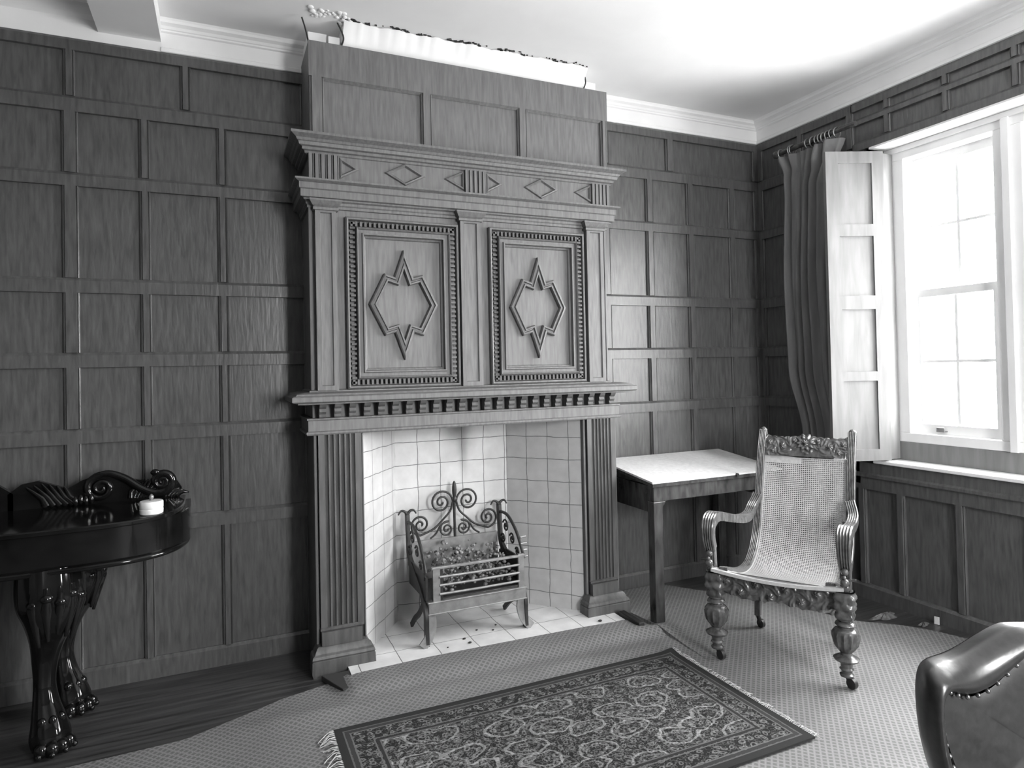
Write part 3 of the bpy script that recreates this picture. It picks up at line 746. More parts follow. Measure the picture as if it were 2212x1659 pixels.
# basket
mb = MB(Tg)
mb.box(0.035, 0.075, -0.012, 0.004, 0.215, 0.425); mb.box(gw-0.04, gw-0.005, -0.012, 0.004, 0.215, 0.435)
mb.box(0.01, gw, -0.018, 0.012, 0.195, 0.250); mb.box(0.005, gw+0.005, -0.022, 0.014, 0.248, 0.256); mb.box(0.005, gw+0.005, -0.022, 0.014, 0.19, 0.197)
mb.box(0.03, gw-0.0, -0.014, 0.006, 0.418, 0.430)
mb.obj('basket_front', STEEL, fg, bevel=0.002)
mb = MB(Tg)
for z in (0.290, 0.335, 0.378): mb.tube([(0.07, -0.012, z), (gw/2, -0.018, z), (gw-0.035, -0.012, z)], 0.0068, 8)
mb.obj('fire_bar', STEEL, fg, smooth=60)
mb = MB(Tg); mb.box(0.075, 0.09, -0.010, 0.0, 0.25, 0.42); mb.box(0.0, 0.012, 0.0, 0.33, 0.26, 0.38); mb.box(gw-0.012, gw, 0.0, 0.33, 0.26, 0.38); mb.box(0.01, gw-0.01, 0.0, 0.33, 0.262, 0.268)
mb.obj('basket_body', IRON, fg)
# coal and ash in the basket
mb = MB(Tg)
random.seed(11)
for k in range(420):
    x = random.uniform(0.09, gw-0.04); y = random.uniform(0.018, 0.30); t = max(0, 1-((x-0.24)/0.16)**2)
    top_ = 0.35+0.10*(y/0.3)+0.05*t
    mb.sphere((x, y, random.uniform(0.285, top_)), random.uniform(0.006, 0.014), 6, 4, (1, 0.9, 0.8))
tag(mb.obj('coal_heap', COALM), 'heap of coal and pale ash lying in the iron grate', 'coal', kind='stuff')
# ================================================================== writing table by the wall
tb = thing('writing_table', 'dark wooden table with a sloping pale top between fireplace and corner', 'table', (-0.9, -0.3, 0))
tx0, tx1, ty0, ty1 = -1.425, -0.46, -0.60, -0.03
zt = lambda y: 0.800+0.062*(y-ty0)/(ty1-ty0)
mb = MB()
mb.add([(x, y, z) for x in (tx0, tx1) for (y, z) in ((ty0, zt(ty0)-0.010), (ty0, zt(ty0)), (ty1, zt(ty1)), (ty1, zt(ty1)-0.010))],
       [(0, 1, 2, 3), (7, 6, 5, 4), (0, 4, 5, 1), (1, 5, 6, 2), (2, 6, 7, 3), (3, 7, 4, 0)])
mb.obj('table_top', CLOTHW, tb)
mb = MB()
mb.add([(x, y, z) for x in (tx0+0.004, tx1-0.004) for (y, z) in ((ty0+0.004, zt(ty0)-0.03), (ty0+0.004, zt(ty0)-0.0105), (ty1, zt(ty1)-0.0105), (ty1, zt(ty1)-0.03))],
       [(0, 1, 2, 3), (7, 6, 5, 4), (0, 4, 5, 1), (1, 5, 6, 2), (2, 6, 7, 3), (3, 7, 4, 0)])
mb.obj('top_board', WALN, tb)
mb = MB()
mb.box(tx0+0.02, tx1-0.02, ty0+0.02, ty0+0.045, 0.685, 0.768)
mb.box(tx0+0.02, tx0+0.045, ty0+0.045, ty1-0.05, 0.62, 0.770)
mb.box(tx1-0.045, tx1-0.02, ty0+0.045, ty1-0.05, 0.62, 0.770)
mb.box(tx0+0.045, tx1-0.045, ty1-0.075, ty1-0.05, 0.62, 0.79)
mb.obj('apron', WALN, tb, bevel=0.003)
for (x, y) in ((tx0+0.012, ty0+0.010), (tx1-0.072, ty0+0.010), (tx0+0.012, ty1-0.075), (tx1-0.072, ty1-0.075)):
    mb = MB(); mb.box(x, x+0.06, y, y+0.06, 0.004, 0.685)
    if y < -0.3: mb.prism([(x+0.06, 0.684), (x+0.085, 0.684), (x+0.075, 0.664), (x+0.06, 0.655)], y+0.004, y+0.05, 'y')
    mb.obj('leg', WALN, tb, bevel=0.003)
mb = MB(); mb.tube([(tx1-0.36, ty0+0.012, 0.792), (tx1-0.36, ty0-0.012, 0.792)], 0.010, 8); mb.obj('knob', WALN, tb)
# ================================================================== carpet and rug
def ymax(x):
    P = [(-5.5, -0.74), (-4.6, -0.72), (-4.12, -0.70), (-3.76, -0.69), (-3.55, -0.60), (-3.38, -0.52), (-3.20, -0.475), (-3.09, -0.475), (-3.08, -0.495), (-2.7, -0.48), (-2.3, -0.49), (-1.85, -0.505), (-1.64, -0.52), (-1.50, -0.50), (-1.47, -0.44), (-1.455, -0.43), (-1.45, -0.03), (-0.98, -0.03), (-0.86, -0.22), (-0.60, -0.50), (-0.50, -0.80), (-0.40, -1.05), (-0.23, -1.21), (-0.155, -1.33), (-0.10, -1.50), (-0.07, -5.2)]
    for i in range(len(P)-1):
        if P[i][0] <= x <= P[i+1][0]:
            t = (x-P[i][0])/(P[i+1][0]-P[i][0]); return P[i][1]*(1-t)+P[i+1][1]*t
    return P[-1][1]
def ch(x, y):
    h = 0.006
    a = math.exp(-((x+1.5)/0.12)**2)
    near = 1/(1+math.exp(-(x+3.12)/0.02))*1/(1+math.exp((x+1.52)/0.03))
    h += near*0.034/(1+math.exp(-(y+0.66)/0.022))
    h += 0.028*math.exp(-((x+1.43)/0.17)**2-((y+0.66)/0.055)**2)*(1 if x < -1.40 else math.exp(-((x+1.40)/0.12)**2))
    h += 0.010*math.exp(-((y+0.78+0.06*(x+2.3))/0.05)**2)*(1/(1+math.exp((x+1.45)/0.08)))*(1/(1+math.exp(-(x+3.5)/0.1)))
    return h
xs = sorted(set([XL+0.02+0.03*i for i in range(int(5.3/0.03))]+[-3.09, -3.08, -1.4555, -1.4505]+[-0.23, -0.155, -0.11, -0.085]))
xs = [x for x in xs if x <= -0.075]
mb = MB(); NV = 110
def colpt(x, j):
    y1 = ymax(x); t = (j/NV)**1.6
    y = y1+(-5.25-y1)*t
    return (x, y, ch(x, y))
vs = [colpt(x, j) for x in xs for j in range(NV+1)]
n1 = len(vs); vs += [(x, y, max(z-0.005, 0.001)) for x, y, z in vs]
fs = [(i*(NV+1)+j, i*(NV+1)+j+1, (i+1)*(NV+1)+j+1, (i+1)*(NV+1)+j) for i in range(len(xs)-1) for j in range(NV)]
fs += [tuple(q+n1 for q in reversed(f)) for f in fs]
fs += [(i*(NV+1), (i+1)*(NV+1), (i+1)*(NV+1)+n1, i*(NV+1)+n1) for i in range(len(xs)-1)]
mb.add(vs, fs)
tag(mb.obj('carpet', diaper_mat(), smooth=50), 'large diaper-patterned floor carpet running up to the hearth and under the chairs', 'carpet')
RL, RW = 1.665, 0.88
rc = Vector((-2.388, -1.352, 0.0)); ra = math.radians(0.2)
rg = thing('oriental_rug', 'small dark oriental rug with leaf medallions lying before the hearth', 'rug', (rc.x, rc.y, 0.008))
def rugp(u, v):
    x = (u-0.5)*RL; y = (v-0.5)*RW
    return x, y, 0.012+0.003*math.sin(x*5)*math.sin(y*4+1)+0.010*math.exp(-((u-1)/0.03)**2-((v-1)/0.05)**2)
mb = MB()
mb.slab(lambda u, v: (rugp(u, v), (0, 0, 1)), 80, 40, 0.008)
ro = mb.obj('rug_pile', rug_mat(RL, RW), None, smooth=40); ro.parent = rg
for sg in (-1, 1):
    mb = MB(); random.seed(5+sg)
    n = 95
    for k in range(n):
        y = -RW/2+RW*(k+0.5)/n; L = random.uniform(0.02, 0.05)*(1.4 if sg < 0 else 0.9)
        a = random.uniform(-0.6, 0.6); x0 = sg*RL/2*0.998
        pts = [(x0, y, 0.012), (x0+sg*L*0.4, y+0.3*L*a, 0.012+random.uniform(0, 0.006)), (x0+sg*L*0.8, y+L*a, 0.006), (x0+sg*L, y+L*a*1.6, 0.004)]
        mb.tube(pts, 0.0016, 5)
    fo = mb.obj('fringe', FRINGE, None); fo.parent = rg; fo['label'] = 'ragged pale fringe'
# ================================================================== planter's chair
pc = thing('planter_armchair', 'reclining caned armchair with carved frame standing near the window', 'armchair', (-1.0, -1.1, 0.0))
FL = Vector((-1.396, -1.058, 0)); cn = Vector((0.5317, -0.8469, 0)); cb = Vector((0.8469, 0.5317, 0))
Tc = lambda p: tuple(FL+cn*p.x+cb*p.y+Vector((0, 0, p.z)))        # p = (across, back, z)
W0, W1 = 0.055, 0.532
# side S-rails (seat rail flowing into the back stile)
RP = [(-0.045, 0.450), (0.05, 0.425), (0.16, 0.390), (0.30, 0.362), (0.42, 0.368), (0.53, 0.420), (0.61, 0.510), (0.665, 0.640), (0.71, 0.760), (0.75, 0.880), (0.80, 0.990), (0.835, 1.050)]
reed = []
hw, hh = 0.021, 0.020
for k in range(5):
    a = -hw+2*hw*k/5
    reed += [(a+0.0008, hh*0.82), (a+0.2*hw, hh), (a+0.4*hw-0.0008, hh*0.82)]
reed = [(-hw, -hh)]+[( -hw, hh*0.8)]+reed+[(hw, hh*0.8), (hw, -hh)]
for X in (W0, W1):
    mb = MB(Tc)
    mb.sweep(bez([(X, a, z) for a, z in RP], 6), reed, fixside=(1, 0, 0))
    mb.sphere((X, 0.838, 1.052), 0.024, 8, 6, (0.9, 0.9, 0.9))
    mb.obj('side_rail', CHAIRW, pc, smooth=35)
    # arm
    Xo = X+(-0.02 if X < 0.3 else 0.02)
    Xf = -0.005 if X < 0.3 else 0.592
    mb = MB(Tc)
    AP = [(X, 0.655, 0.700), (Xo, 0.60, 0.640), (Xo, 0.50, 0.610), (Xo, 0.36, 0.620), (Xf*0.5+Xo*0.5, 0.20, 0.655), (Xf, 0.06, 0.690), (Xf, -0.02, 0.695), (Xf, -0.062, 0.665), (Xf, -0.060, 0.60), (Xf, -0.030, 0.54), (Xf, -0.025, 0.49), (Xf, -0.02, 0.44)]
    pa = bez(AP, 6); n = len(pa)
    mb.sweep(pa, [(q[0]*1.15, -q[1]*1.0) for q in reversed(reed)], [1.05+0.25*math.exp(-((i/n-0.55)/0.12)**2)-0.15*(i/n > 0.8) for i in range(n)], fixside=(1, 0, 0))
    mb.obj('arm', CHAIRW, pc, smooth=35)
    mb = MB(Tc)
    for (b_, z, r) in ((-0.055, 0.53, 0.017), (-0.062, 0.485, 0.02), (-0.03, 0.455, 0.022), (-0.075, 0.51, 0.009)):
        mb.sphere((Xf, b_, z), r, 8, 6)
    mb.tube([(Xf-0.045 if X < 0.3 else Xf+0.045, -0.05, 0.498), (Xf, -0.05, 0.495)], 0.005, 6)
    mb.obj('arm_carving', CHAIRW, pc, smooth=60)
    # front leg: carved block, vase turning, caster
    mb = MB(Tc); Xl = 0.005 if X < 0.3 else 0.582
    pts = [(0.028, 0.055), (0.030, 0.062), (0.022, 0.068), (0.024, 0.080), (0.030, 0.086), (0.024, 0.094), (0.026, 0.112), (0.050, 0.126), (0.054, 0.134), (0.040, 0.142), (0.026, 0.150), (0.024, 0.160), (0.034, 0.170), (0.052, 0.195), (0.059, 0.225), (0.060, 0.242), (0.052, 0.255), (0.046, 0.262), (0.034, 0.268), (0.034, 0.275), (0.044, 0.283), (0.040, 0.292), (0.030, 0.298), (0.036, 0.305), (0.036, 0.315)]
    mb.lathe(pts, (Xl, 0.0, 0), 36, flute=12, fz=(0.172, 0.248), fd=0.16)
    lg = mb.obj('front_leg', CHAIRW, pc, smooth=40)
    mb = MB(Tc)
    def blk(u, v):
        a = 2*PI*u; z = 0.312+0.12*v
        r = 0.036+0.010*v+0.006*abs(math.sin(3*a+v*5))*math.sin(PI*v)+0.004*math.sin(18*v)
        cc_, ss = math.cos(a), math.sin(a); k = 1/max(abs(cc_), abs(ss))**0.6
        return (Xl+r*cc_*k, -0.004+r*ss*k, z)
    mb.grid(blk, 36, 22); mb.lathe([(0.03, 0.0), (0.036, 0.004)], (Xl, -0.004, 0.43), 16)
    mb.obj('carved_block', CHAIRW, lg, smooth=60)
    mb = MB(Tc)
    mb.lathe([(0.014, 0.050), (0.022, 0.056)], (Xl, 0, 0), 12)
    mb.tube([(Xl, 0, 0.06), (Xl+0.006, -0.004, 0.045), (Xl+0.018, -0.01, 0.030)], 0.011, 8)
    wc = Vector((Xl+0.022, -0.012, 0.030)); ax_ = Vector((0.5, 0.85, 0)).normalized()
    mb.tube([wc-ax_*0.012, wc-ax_*0.010, wc+ax_*0.010, wc+ax_*0.012], [0.014, 0.0235, 0.0235, 0.014], 16)
    mb.obj('caster', IRON, lg, smooth=50)
    # raking back leg
    mb = MB(Tc)
    Xb = X+(0.03 if X < 0.3 else -0.0)
    mb.sweep(bez([(Xb-0.012, 0.615, 0.60), (Xb-0.006, 0.555, 0.44), (Xb, 0.50, 0.25), (Xb, 0.47, 0.075)] if X > 0.3 else [(Xb, 0.515, 0.365), (Xb, 0.505, 0.30), (Xb, 0.49, 0.20), (Xb, 0.47, 0.075)], 5), [(-0.016, -0.020), (0.016, -0.020), (0.016, 0.020), (-0.016, 0.020)], [1.2-0.02*i for i in range(16)], fixside=(1, 0, 0))
    bl = mb.obj('back_leg', CHAIRW, pc, bevel=0.003)
    mb = MB(Tc); wc = Vector((Xb+0.012, 0.487, 0.030))
    mb.tube([(Xb, 0.468, 0.08), (Xb+0.004, 0.478, 0.055), wc], 0.012, 8)
    mb.tube([wc-ax_*0.012, wc-ax_*0.009, wc+ax_*0.009, wc+ax_*0.012], [0.013, 0.0235, 0.0235, 0.013], 14)
    mb.obj('caster', IRON, bl, smooth=50)
# scroll knuckle at the right arm's foot of the stile
# carved crest rail
def leafh(x, z, cs):
    h = 0
    for (cx_, cz_, R, tw, k) in cs:
        dx = x-cx_; dz = z-cz_; r = math.hypot(dx, dz)/R
        if r < 1.6:
            th = math.atan2(dz, dx)
            h = max(h, (0.35+0.65*abs(math.sin(k*0.5*(th+tw*r*2.2))))*math.exp(-(r*0.95)**4)*(0.55+0.45*math.cos(r*6)))
    return h
def carved(mb, x0, x1, zf0, zf1, base, amp, cs, nx, nz, place, th=0.02):
    def fn(u, v):
        x = x0+(x1-x0)*u; za, zb = zf0(u), zf1(u); z = za+(zb-za)*v
        h = base+amp*leafh(x, z, cs)
        return place(x, h, z)
    A_ = [fn(i/nx, j/nz) for j in range(nz+1) for i in range(nx+1)]
    def bk(u, v):
        x = x0+(x1-x0)*u; za, zb = zf0(u), zf1(u); return place(x, -th, za+(zb-za)*v)
    Bk = [bk(i/nx, j/nz) for j in range(nz+1) for i in range(nx+1)]
    N_ = len(A_); W_ = nx+1
    fs = [(j*W_+i, j*W_+i+1, (j+1)*W_+i+1, (j+1)*W_+i) for j in range(nz) for i in range(nx)]
    fs += [tuple(N_+q for q in reversed(f)) for f in fs]
    edge = [i for i in range(W_)]+[j*W_+nx for j in range(1, nz+1)]+[nz*W_+i for i in range(nx-1, -1, -1)]+[j*W_ for j in range(nz-1, 0, -1)]
    fs += [(edge[q], edge[q]+N_, edge[(q+1) % len(edge)]+N_, edge[(q+1) % len(edge)]) for q in range(len(edge))]
    mb.add(A_+Bk, fs)
def back_at(z):      # depth of the chair back at height z
    for (a, za), (b, zb) in zip(RP[6:], RP[7:]):
        if za <= z <= zb: return a+(b-a)*(z-za)/(zb-za)
    return RP[-1][0]+(z-RP[-1][1])*0.5
cs = [(0.10, 0.99, 0.045, 1, 7), (0.17, 0.975, 0.05, -1, 6), (0.235, 1.0, 0.04, 1, 7), (0.36, 1.0, 0.04, -1, 7), (0.42, 0.975, 0.05, 1, 6), (0.49, 0.99, 0.045, -1, 7), (0.30, 0.965, 0.03, 0, 6), (0.12, 0.945, 0.035, -1, 5), (0.47, 0.945, 0.035, 1, 5)]
mb = MB(Tc)
ztop = lambda u: 1.015+0.006*abs(math.sin(u*40))+0.010*math.exp(-((u-0.5)/0.18)**2)+0.012*(abs(2*u-1)**6)
carved(mb, W0+0.015, W1-0.015, lambda u: 0.918, ztop, 0.006, 0.016, cs, 170, 44, lambda x, h, z: (x, back_at(z)-0.008-h, z), 0.016)
cr = mb.obj('crest_rail', CHAIRW, pc, smooth=60)
mb = MB(Tc)
def flower(u, v):
    th = 2*PI*u; r = v*0.048
    p = 0.5+0.5*math.cos(th*10)
    rr = r*(0.80+0.28*p); h = 0.030*(1-v**2)*(0.75+0.25*math.cos(v*9))*(0.75+0.25*p)
    x = (W0+W1)/2+rr*math.cos(th)*1.25; z = 0.992+rr*math.sin(th)
    return (x, back_at(min(z, 1.04))-0.014-h, z)
mb.grid(flower, 80, 16); mb.lathe([(0.003, 0), (0.004, 0.004)], ((W0+W1)/2, back_at(0.99)-0.03, 0.99), 6)
mb.obj('carved_rosette', CHAIRW, cr, smooth=70)
# carved apron
cs = [(0.06+0.068*k, 0.375+0.022*(-1)**k, 0.048, (-1)**k, 6+(k % 3)) for k in range(8)]
mb = MB(Tc)
carved(mb, 0.025, 0.562, lambda u: 0.318+0.035*(1-abs(math.sin(u*PI*2)))-0.02*math.exp(-((u-0.5)/0.12)**2)+0.008*abs(math.sin(u*31)), lambda u: 0.435, 0.004, 0.018, cs, 170, 40, lambda x, h, z: (x, -0.012-h, z), 0.018)
mb.obj('carved_apron', CHAIRW, pc, smooth=60)
# front edge and cross rails
mb = MB(Tc)
mb.sweep(bez([(0.0, -0.04, 0.452), (0.15, -0.04, 0.437), (0.29, -0.04, 0.432), (0.44, -0.04, 0.437), (0.585, -0.04, 0.452)], 5), [(-0.018, -0.009), (0.018, -0.009), (0.018, 0.006), (0.0, 0.009), (-0.018, 0.006)], up=(0, 0, 1))
mb.obj('front_rail', CANE, pc, smooth=40)['label'] = 'pale cane-bound front edge of the seat'
# cane lattice
seatp = bez([(a, z) for a, z in RP[:11]], 10)
seatp = [(p.x, p.y) for p in [Vector((q[0], q[1])) for q in seatp]]
acc = [0]
for i in range(1, len(seatp)): acc.append(acc[-1]+math.hypot(seatp[i][0]-seatp[i-1][0], seatp[i][1]-seatp[i-1][1]))
Ltot = acc[-1]
def along(s):
    s = max(0, min(Ltot, s))
    for i in range(1, len(acc)):
        if s <= acc[i]:
            t = (s-acc[i-1])/(acc[i]-acc[i-1]); return (seatp[i-1][0]*(1-t)+seatp[i][0]*t, seatp[i-1][1]*(1-t)+seatp[i][1]*t)
    return seatp[-1]
def seat_pt(x, s, off=0.0):
    a, z = along(s); a2, z2 = along(s+0.004); a1, z1 = along(s-0.004)
    t = Vector((a2-a1, z2-z1)).normalized(); n_ = Vector((-t.y, t.x))     # up/forward normal
    sag = 0.020*math.sin(PI*(x-W0)/(W1-W0))*math.sin(PI*min(1, s/Ltot))
    return (x, a+n_.x*(off-sag), z+n_.y*(off-sag))
mb = MB(Tc)
p_ = 0.0107; xa, xb = W0+0.012, W1-0.012; nx = int((xb-xa)/p_); ns = int((Ltot-0.085)/p_); hwid = 0.0024
for k in range(nx+1):
    x = xa+(xb-xa)*k/nx
    mb.slab(lambda u, v: (seat_pt(x+(u-0.5)*2*hwid, 0.01+v*(Ltot-0.10)), (0, 0, 1)), 1, 70, 0.0012)
for k in range(ns+1):
    s_ = 0.01+(Ltot-0.10)*k/ns
    mb.slab(lambda u, v: (seat_pt(xa+(xb-xa)*u, s_+(v-0.5)*2*hwid, 0.0012), (0, 0, 1)), 14, 1, 0.0012)
# solid cane bindings along the edges
for (u0, u1) in ((xa-0.004, xa+0.016), (xb-0.016, xb+0.004)):
    mb.slab(lambda u, v: (seat_pt(u0+(u1-u0)*u, 0.0+v*(Ltot-0.09), 0.002), (0, 0, 1)), 1, 60, 0.002)
mb.slab(lambda u, v: (seat_pt(xa+(xb-xa)*u, v*0.022, 0.002), (0, 0, 1)), 14, 2, 0.002)
mb.obj('cane_seat_and_back', CANE, pc)
mb = MB(Tc)
mb.slab(lambda u, v: (seat_pt(xa+0.21*u, Ltot-0.125+0.05*v*(1-0.3*u), 0.004), (0, 0, 1)), 8, 4, 0.002)
mb.obj('cane_patch', CANE, pc)['label'] = 'solid pale patch on the caned back'
# ================================================================== sideboard (carved console) at the left
sb = thing('carved_sideboard', 'near-black polished sideboard with scrolled gallery at the left edge', 'sideboard', (-4.5, -0.35, 0))
def outline(off=0.0, n=10):
    P = [(-5.15, -0.60-off), (-4.35, -0.615-off), (-4.05, -0.60-off), (-3.90, -0.555-off), (-3.81, -0.47-off*0.6), (-3.765-off, -0.34), (-3.76-off, -0.20), (-3.765-off, -0.07)]
    q = [(p.x, p.y) for p in bez(P, n)]
    return q+[(-5.15, -0.07)]
mb = MB(); mb.prism(outline(-0.012), 0.715, 0.855, 'z'); mb.obj('frieze_drawer', MAHO, sb, smooth=30)
mb = MB(); mb.prism(outline(0.010), 0.855, 0.876, 'z'); mb.obj('top', MAHO, sb, smooth=30, bevel=0.005)
mb = MB(); q = outline(0.0)[:-1]; mb.tube([(a, b, 0.712) for a, b in q], 0.012, 8); mb.obj('lower_bead', MAHO, sb, smooth=60)
# gallery
Yg = -0.105
def gal(mb, mx, mirror):
    X_ = (lambda x: x) if not mirror else (lambda x: 2*mx-x)
    def tb_(pts, r, seg=10): mb.tube([(X_(x), Yg-0.005, z) for x, z in pts], r, seg)
    # back board silhouette
    sil = [(-3.80, 0.876), (-3.79, 0.93), (-3.82, 0.985), (-3.87, 1.0), (-3.92, 0.97), (-3.99, 0.985), (-4.05, 1.015), (-4.12, 1.02), (-4.19, 1.0), (-4.25, 0.965), (-4.30, 0.985), (-4.36, 1.01), (-4.42, 1.0), (-4.47, 0.96), (-4.47, 0.876)]
    mb.prism([(X_(x), z-0.012 if z > 0.9 else z) for x, z in sil], Yg+0.005, Yg+0.03, 'y')
    sp = spiral(-3.872, 0.955, 0.052, 0.008, -PI/2, 1.9, 40, 1)
    stem = bez([(-4.17, 0.985), (-4.10, 1.012), (-4.03, 0.985), (-3.96, 0.93), (-3.91, 0.905), sp[0]], 6)
    pts = [(p.x, p.y) for p in stem[:-1]]+sp
    n = len(pts); tb_(pts, [0.010+0.012*math.sin(PI*min(1, i/(n*0.75))) if i < n*0.6 else 0.0175-0.009*(i-n*0.6)/(n*0.4) for i in range(n)])
    sp = spiral(-4.12, 0.945, 0.062, 0.010, PI/2, 1.8, 36, 1); tb_(sp, [0.016-0.008*i/36 for i in range(37)])
    for k in range(7):
        a = 0.3+0.22*k
        tb_([(-4.0+0.03*k*0.4, 0.89), (-4.0+0.022*k, 0.92+0.004*k), (-4.0+0.024*k+0.03*math.cos(a), 0.93+0.05*math.sin(a)+0.003*k)], [0.013, 0.010, 0.003], 8)
    for k in range(5):
        tb_([(-3.86+0.012*k, 0.885), (-3.84+0.014*k, 0.90+0.004*(4-k)), (-3.815+0.014*k, 0.925-0.008*k)], [0.012, 0.010, 0.004], 8)
    for k in range(6):
        tb_([(-4.20-0.025*k, 0.885), (-4.24-0.02*k, 0.92), (-4.26-0.028*k, 0.985-0.006*abs(k-3))], [0.018, 0.014, 0.004], 8)
    for k in range(4):
        mb.sphere((X_(-4.215+0.02*k), Yg-0.02, 0.897+0.006*(k % 2)), 0.018, 8, 6, (0.7, 0.8, 1.3))
    mb.sphere((X_(-3.90), Yg-0.012, 1.0), 0.016, 8, 6, (1.3, 0.8, 1.0))
mb = MB(); gal(mb, -4.46, False); gal(mb, -4.46, True)
mb.obj('scrolled_gallery', MAHO, sb, smooth=60)
# cabriole legs
def cab(cx, cy, fd):
    """fd: outward direction of the knee"""
    mb = MB()
    P = [(0.02, 0.715, 0.105), (0.025, 0.64, 0.110), (0.03, 0.57, 0.105), (0.022, 0.50, 0.080), (0.0, 0.42, 0.056), (-0.018, 0.34, 0.043), (-0.024, 0.25, 0.036), (-0.014, 0.17, 0.044), (0.004, 0.11, 0.056), (0.015, 0.06, 0.066), (0.02, 0.015, 0.058)]
    d = Vector(fd).normalized()
    pts = bez([(cx+d.x*p[0]*1.4, cy+d.y*p[0]*1.4, p[1]) for p in P], 5)
    rr = bez([(p[2], 0, 0) for p in P], 5)
    prof = []
    for k in range(28):
        a = 2*PI*k/28; prof.append((math.cos(a)*(1+0.07*math.cos(7*a)), math.sin(a)*(1+0.07*math.cos(7*a))))
    mb.sweep(pts, prof, [r.x for r in rr])
    side = Vector((-d.y, d.x))
    random.seed(int(cy*100)+3)
    for k in range(5):      # knee acanthus
        a = (k-2)*0.42
        o = d*math.cos(a)+side*math.sin(a)
        b0 = Vector((cx, cy))+d*0.035
        p0 = b0+o*0.100; p1 = b0+o*0.103; p2 = b0+o*0.072
        mb.tube([(p0.x, p0.y, 0.66), (p1.x, p1.y, 0.58), (p2.x, p2.y, 0.47-0.02*abs(k-2))], [0.012, 0.022, 0.006], 8)
        mb.sphere((p1.x, p1.y, 0.60+0.02*(k % 2)), 0.024, 8, 6, (1, 1, 0.8))
    for k in range(4):      # paw toes
        a = (k-1.5)*0.55; o = d*math.cos(a)+side*math.sin(a); p0 = Vector((cx, cy))+d*0.03+o*0.062
        mb.sphere((p0.x, p0.y, 0.032), 0.026, 8, 6, (1, 1, 1.1)); p1 = p0+o*0.02
        mb.sphere((p1.x, p1.y, 0.018), 0.012, 8, 6)
    for k in range(3):
        a = (k-1)*0.7; o = d*math.cos(a)+side*math.sin(a); p0 = Vector((cx, cy))+d*0.0+o*0.05
        mb.sphere((p0.x, p0.y, 0.12), 0.018, 8, 6, (1, 1, 1.3))
    mb.obj('cabriole_leg', MAHO, sb, smooth=70)
cab(-4.235, -0.19, (0.7, -0.7)); cab(-4.25, -0.50, (0.5, -0.9)); cab(-4.98, -0.17, (-0.7, -0.7)); cab(-4.98, -0.48, (-0.5, -0.9))
# little white pot on the front edge
pt = thing('white_pot', 'small white pot with pointed metal lid knob on the dark sideboard', 'pot', (-3.885, -0.49, 0.876))
mb = MB(); mb.lathe([(0.040, 0.0), (0.044, 0.004), (0.045, 0.020), (0.042, 0.022), (0.045, 0.026), (0.045, 0.050), (0.042, 0.054), (0.010, 0.056)], (-3.885, -0.49, 0.877), 24); mb.obj('pot_body', CHINA, pt, smooth=40)
mb = MB(); mb.lathe([(0.012, 0.054), (0.006, 0.060), (0.010, 0.068), (0.009, 0.074), (0.002, 0.082)], (-3.885, -0.49, 0.877), 12); mb.obj('lid_knob', STEEL, pt, smooth=60)
# ================================================================== curtain and pole
cp = thing('curtain_pole', 'dark wooden curtain pole with bunched rings beside the window', 'curtain pole', (-0.15, -0.6, 2.87))
mb = MB(); mb.tube([(-0.14, -0.33, 2.868), (-0.14, -0.93, 2.872)], 0.016, 12); mb.obj('pole', WALN, cp, smooth=50)
mb = MB(); mb.sphere((-0.14, -0.315, 2.868), 0.026, 10, 8); mb.obj('finial', WALN, cp, smooth=60)
mb = MB(); mb.box(-0.15, -0.02, -0.60, -0.575, 2.845, 2.875); mb.obj('bracket', WALN, cp, bevel=0.004)
random.seed(9)
for y in (-0.36, -0.44, -0.455, -0.58, -0.62, -0.655, -0.68, -0.705, -0.735, -0.765, -0.80):
    mb = MB(); t = random.uniform(-0.3, 0.3)
    mb.tube([(-0.14+0.030*math.cos(a), y+0.01*math.sin(a)*t, 2.860+0.030*math.sin(a)) for a in [2*PI*k/20 for k in range(21)]], 0.0042, 7)
    mb.obj('curtain_ring', BRASS, cp, smooth=60)
mb = MB()
def curt(u, v):
    # u across the folds, v downwards
    z = 2.82-2.79*v
    ks = [(0, -0.34, -0.84), (0.04, -0.38, -0.80), (0.09, -0.40, -0.74), (0.3, -0.385, -0.72), (0.5, -0.40, -0.74), (0.66, -0.50, -0.80), (0.8, -0.50, -0.79), (1, -0.46, -0.82)]
    for (a, y0, y1), (b, y2, y3) in zip(ks, ks[1:]):
        if a <= v <= b:
            t = (v-a)/(b-a); t = t*t*(3-2*t); ya = y0+(y2-y0)*t; yb = y1+(y3-y1)*t; break
    amp = 0.030+0.012*math.sin(v*4)+(0.012*math.sin(v*60+u*9) if v < 0.05 else 0)
    ph = u*2*PI*5.5+0.8*math.sin(v*3.0+u*4)
    x = -0.15+amp*math.sin(ph)+0.012*math.sin(ph*2.3+v*5)
    y = ya+(yb-ya)*(u+0.035*math.sin(ph*1.0+1.2))
    return ((x-(0.03 if v > 0.6 else 0)*(v-0.6)*2, y, z), (1, 0, 0))
mb.slab(curt, 130, 90, 0.004)
tag(mb.obj('curtain', LINEN, smooth=70), 'dark full-length curtain hanging in folds beside the open shutter', 'curtain')
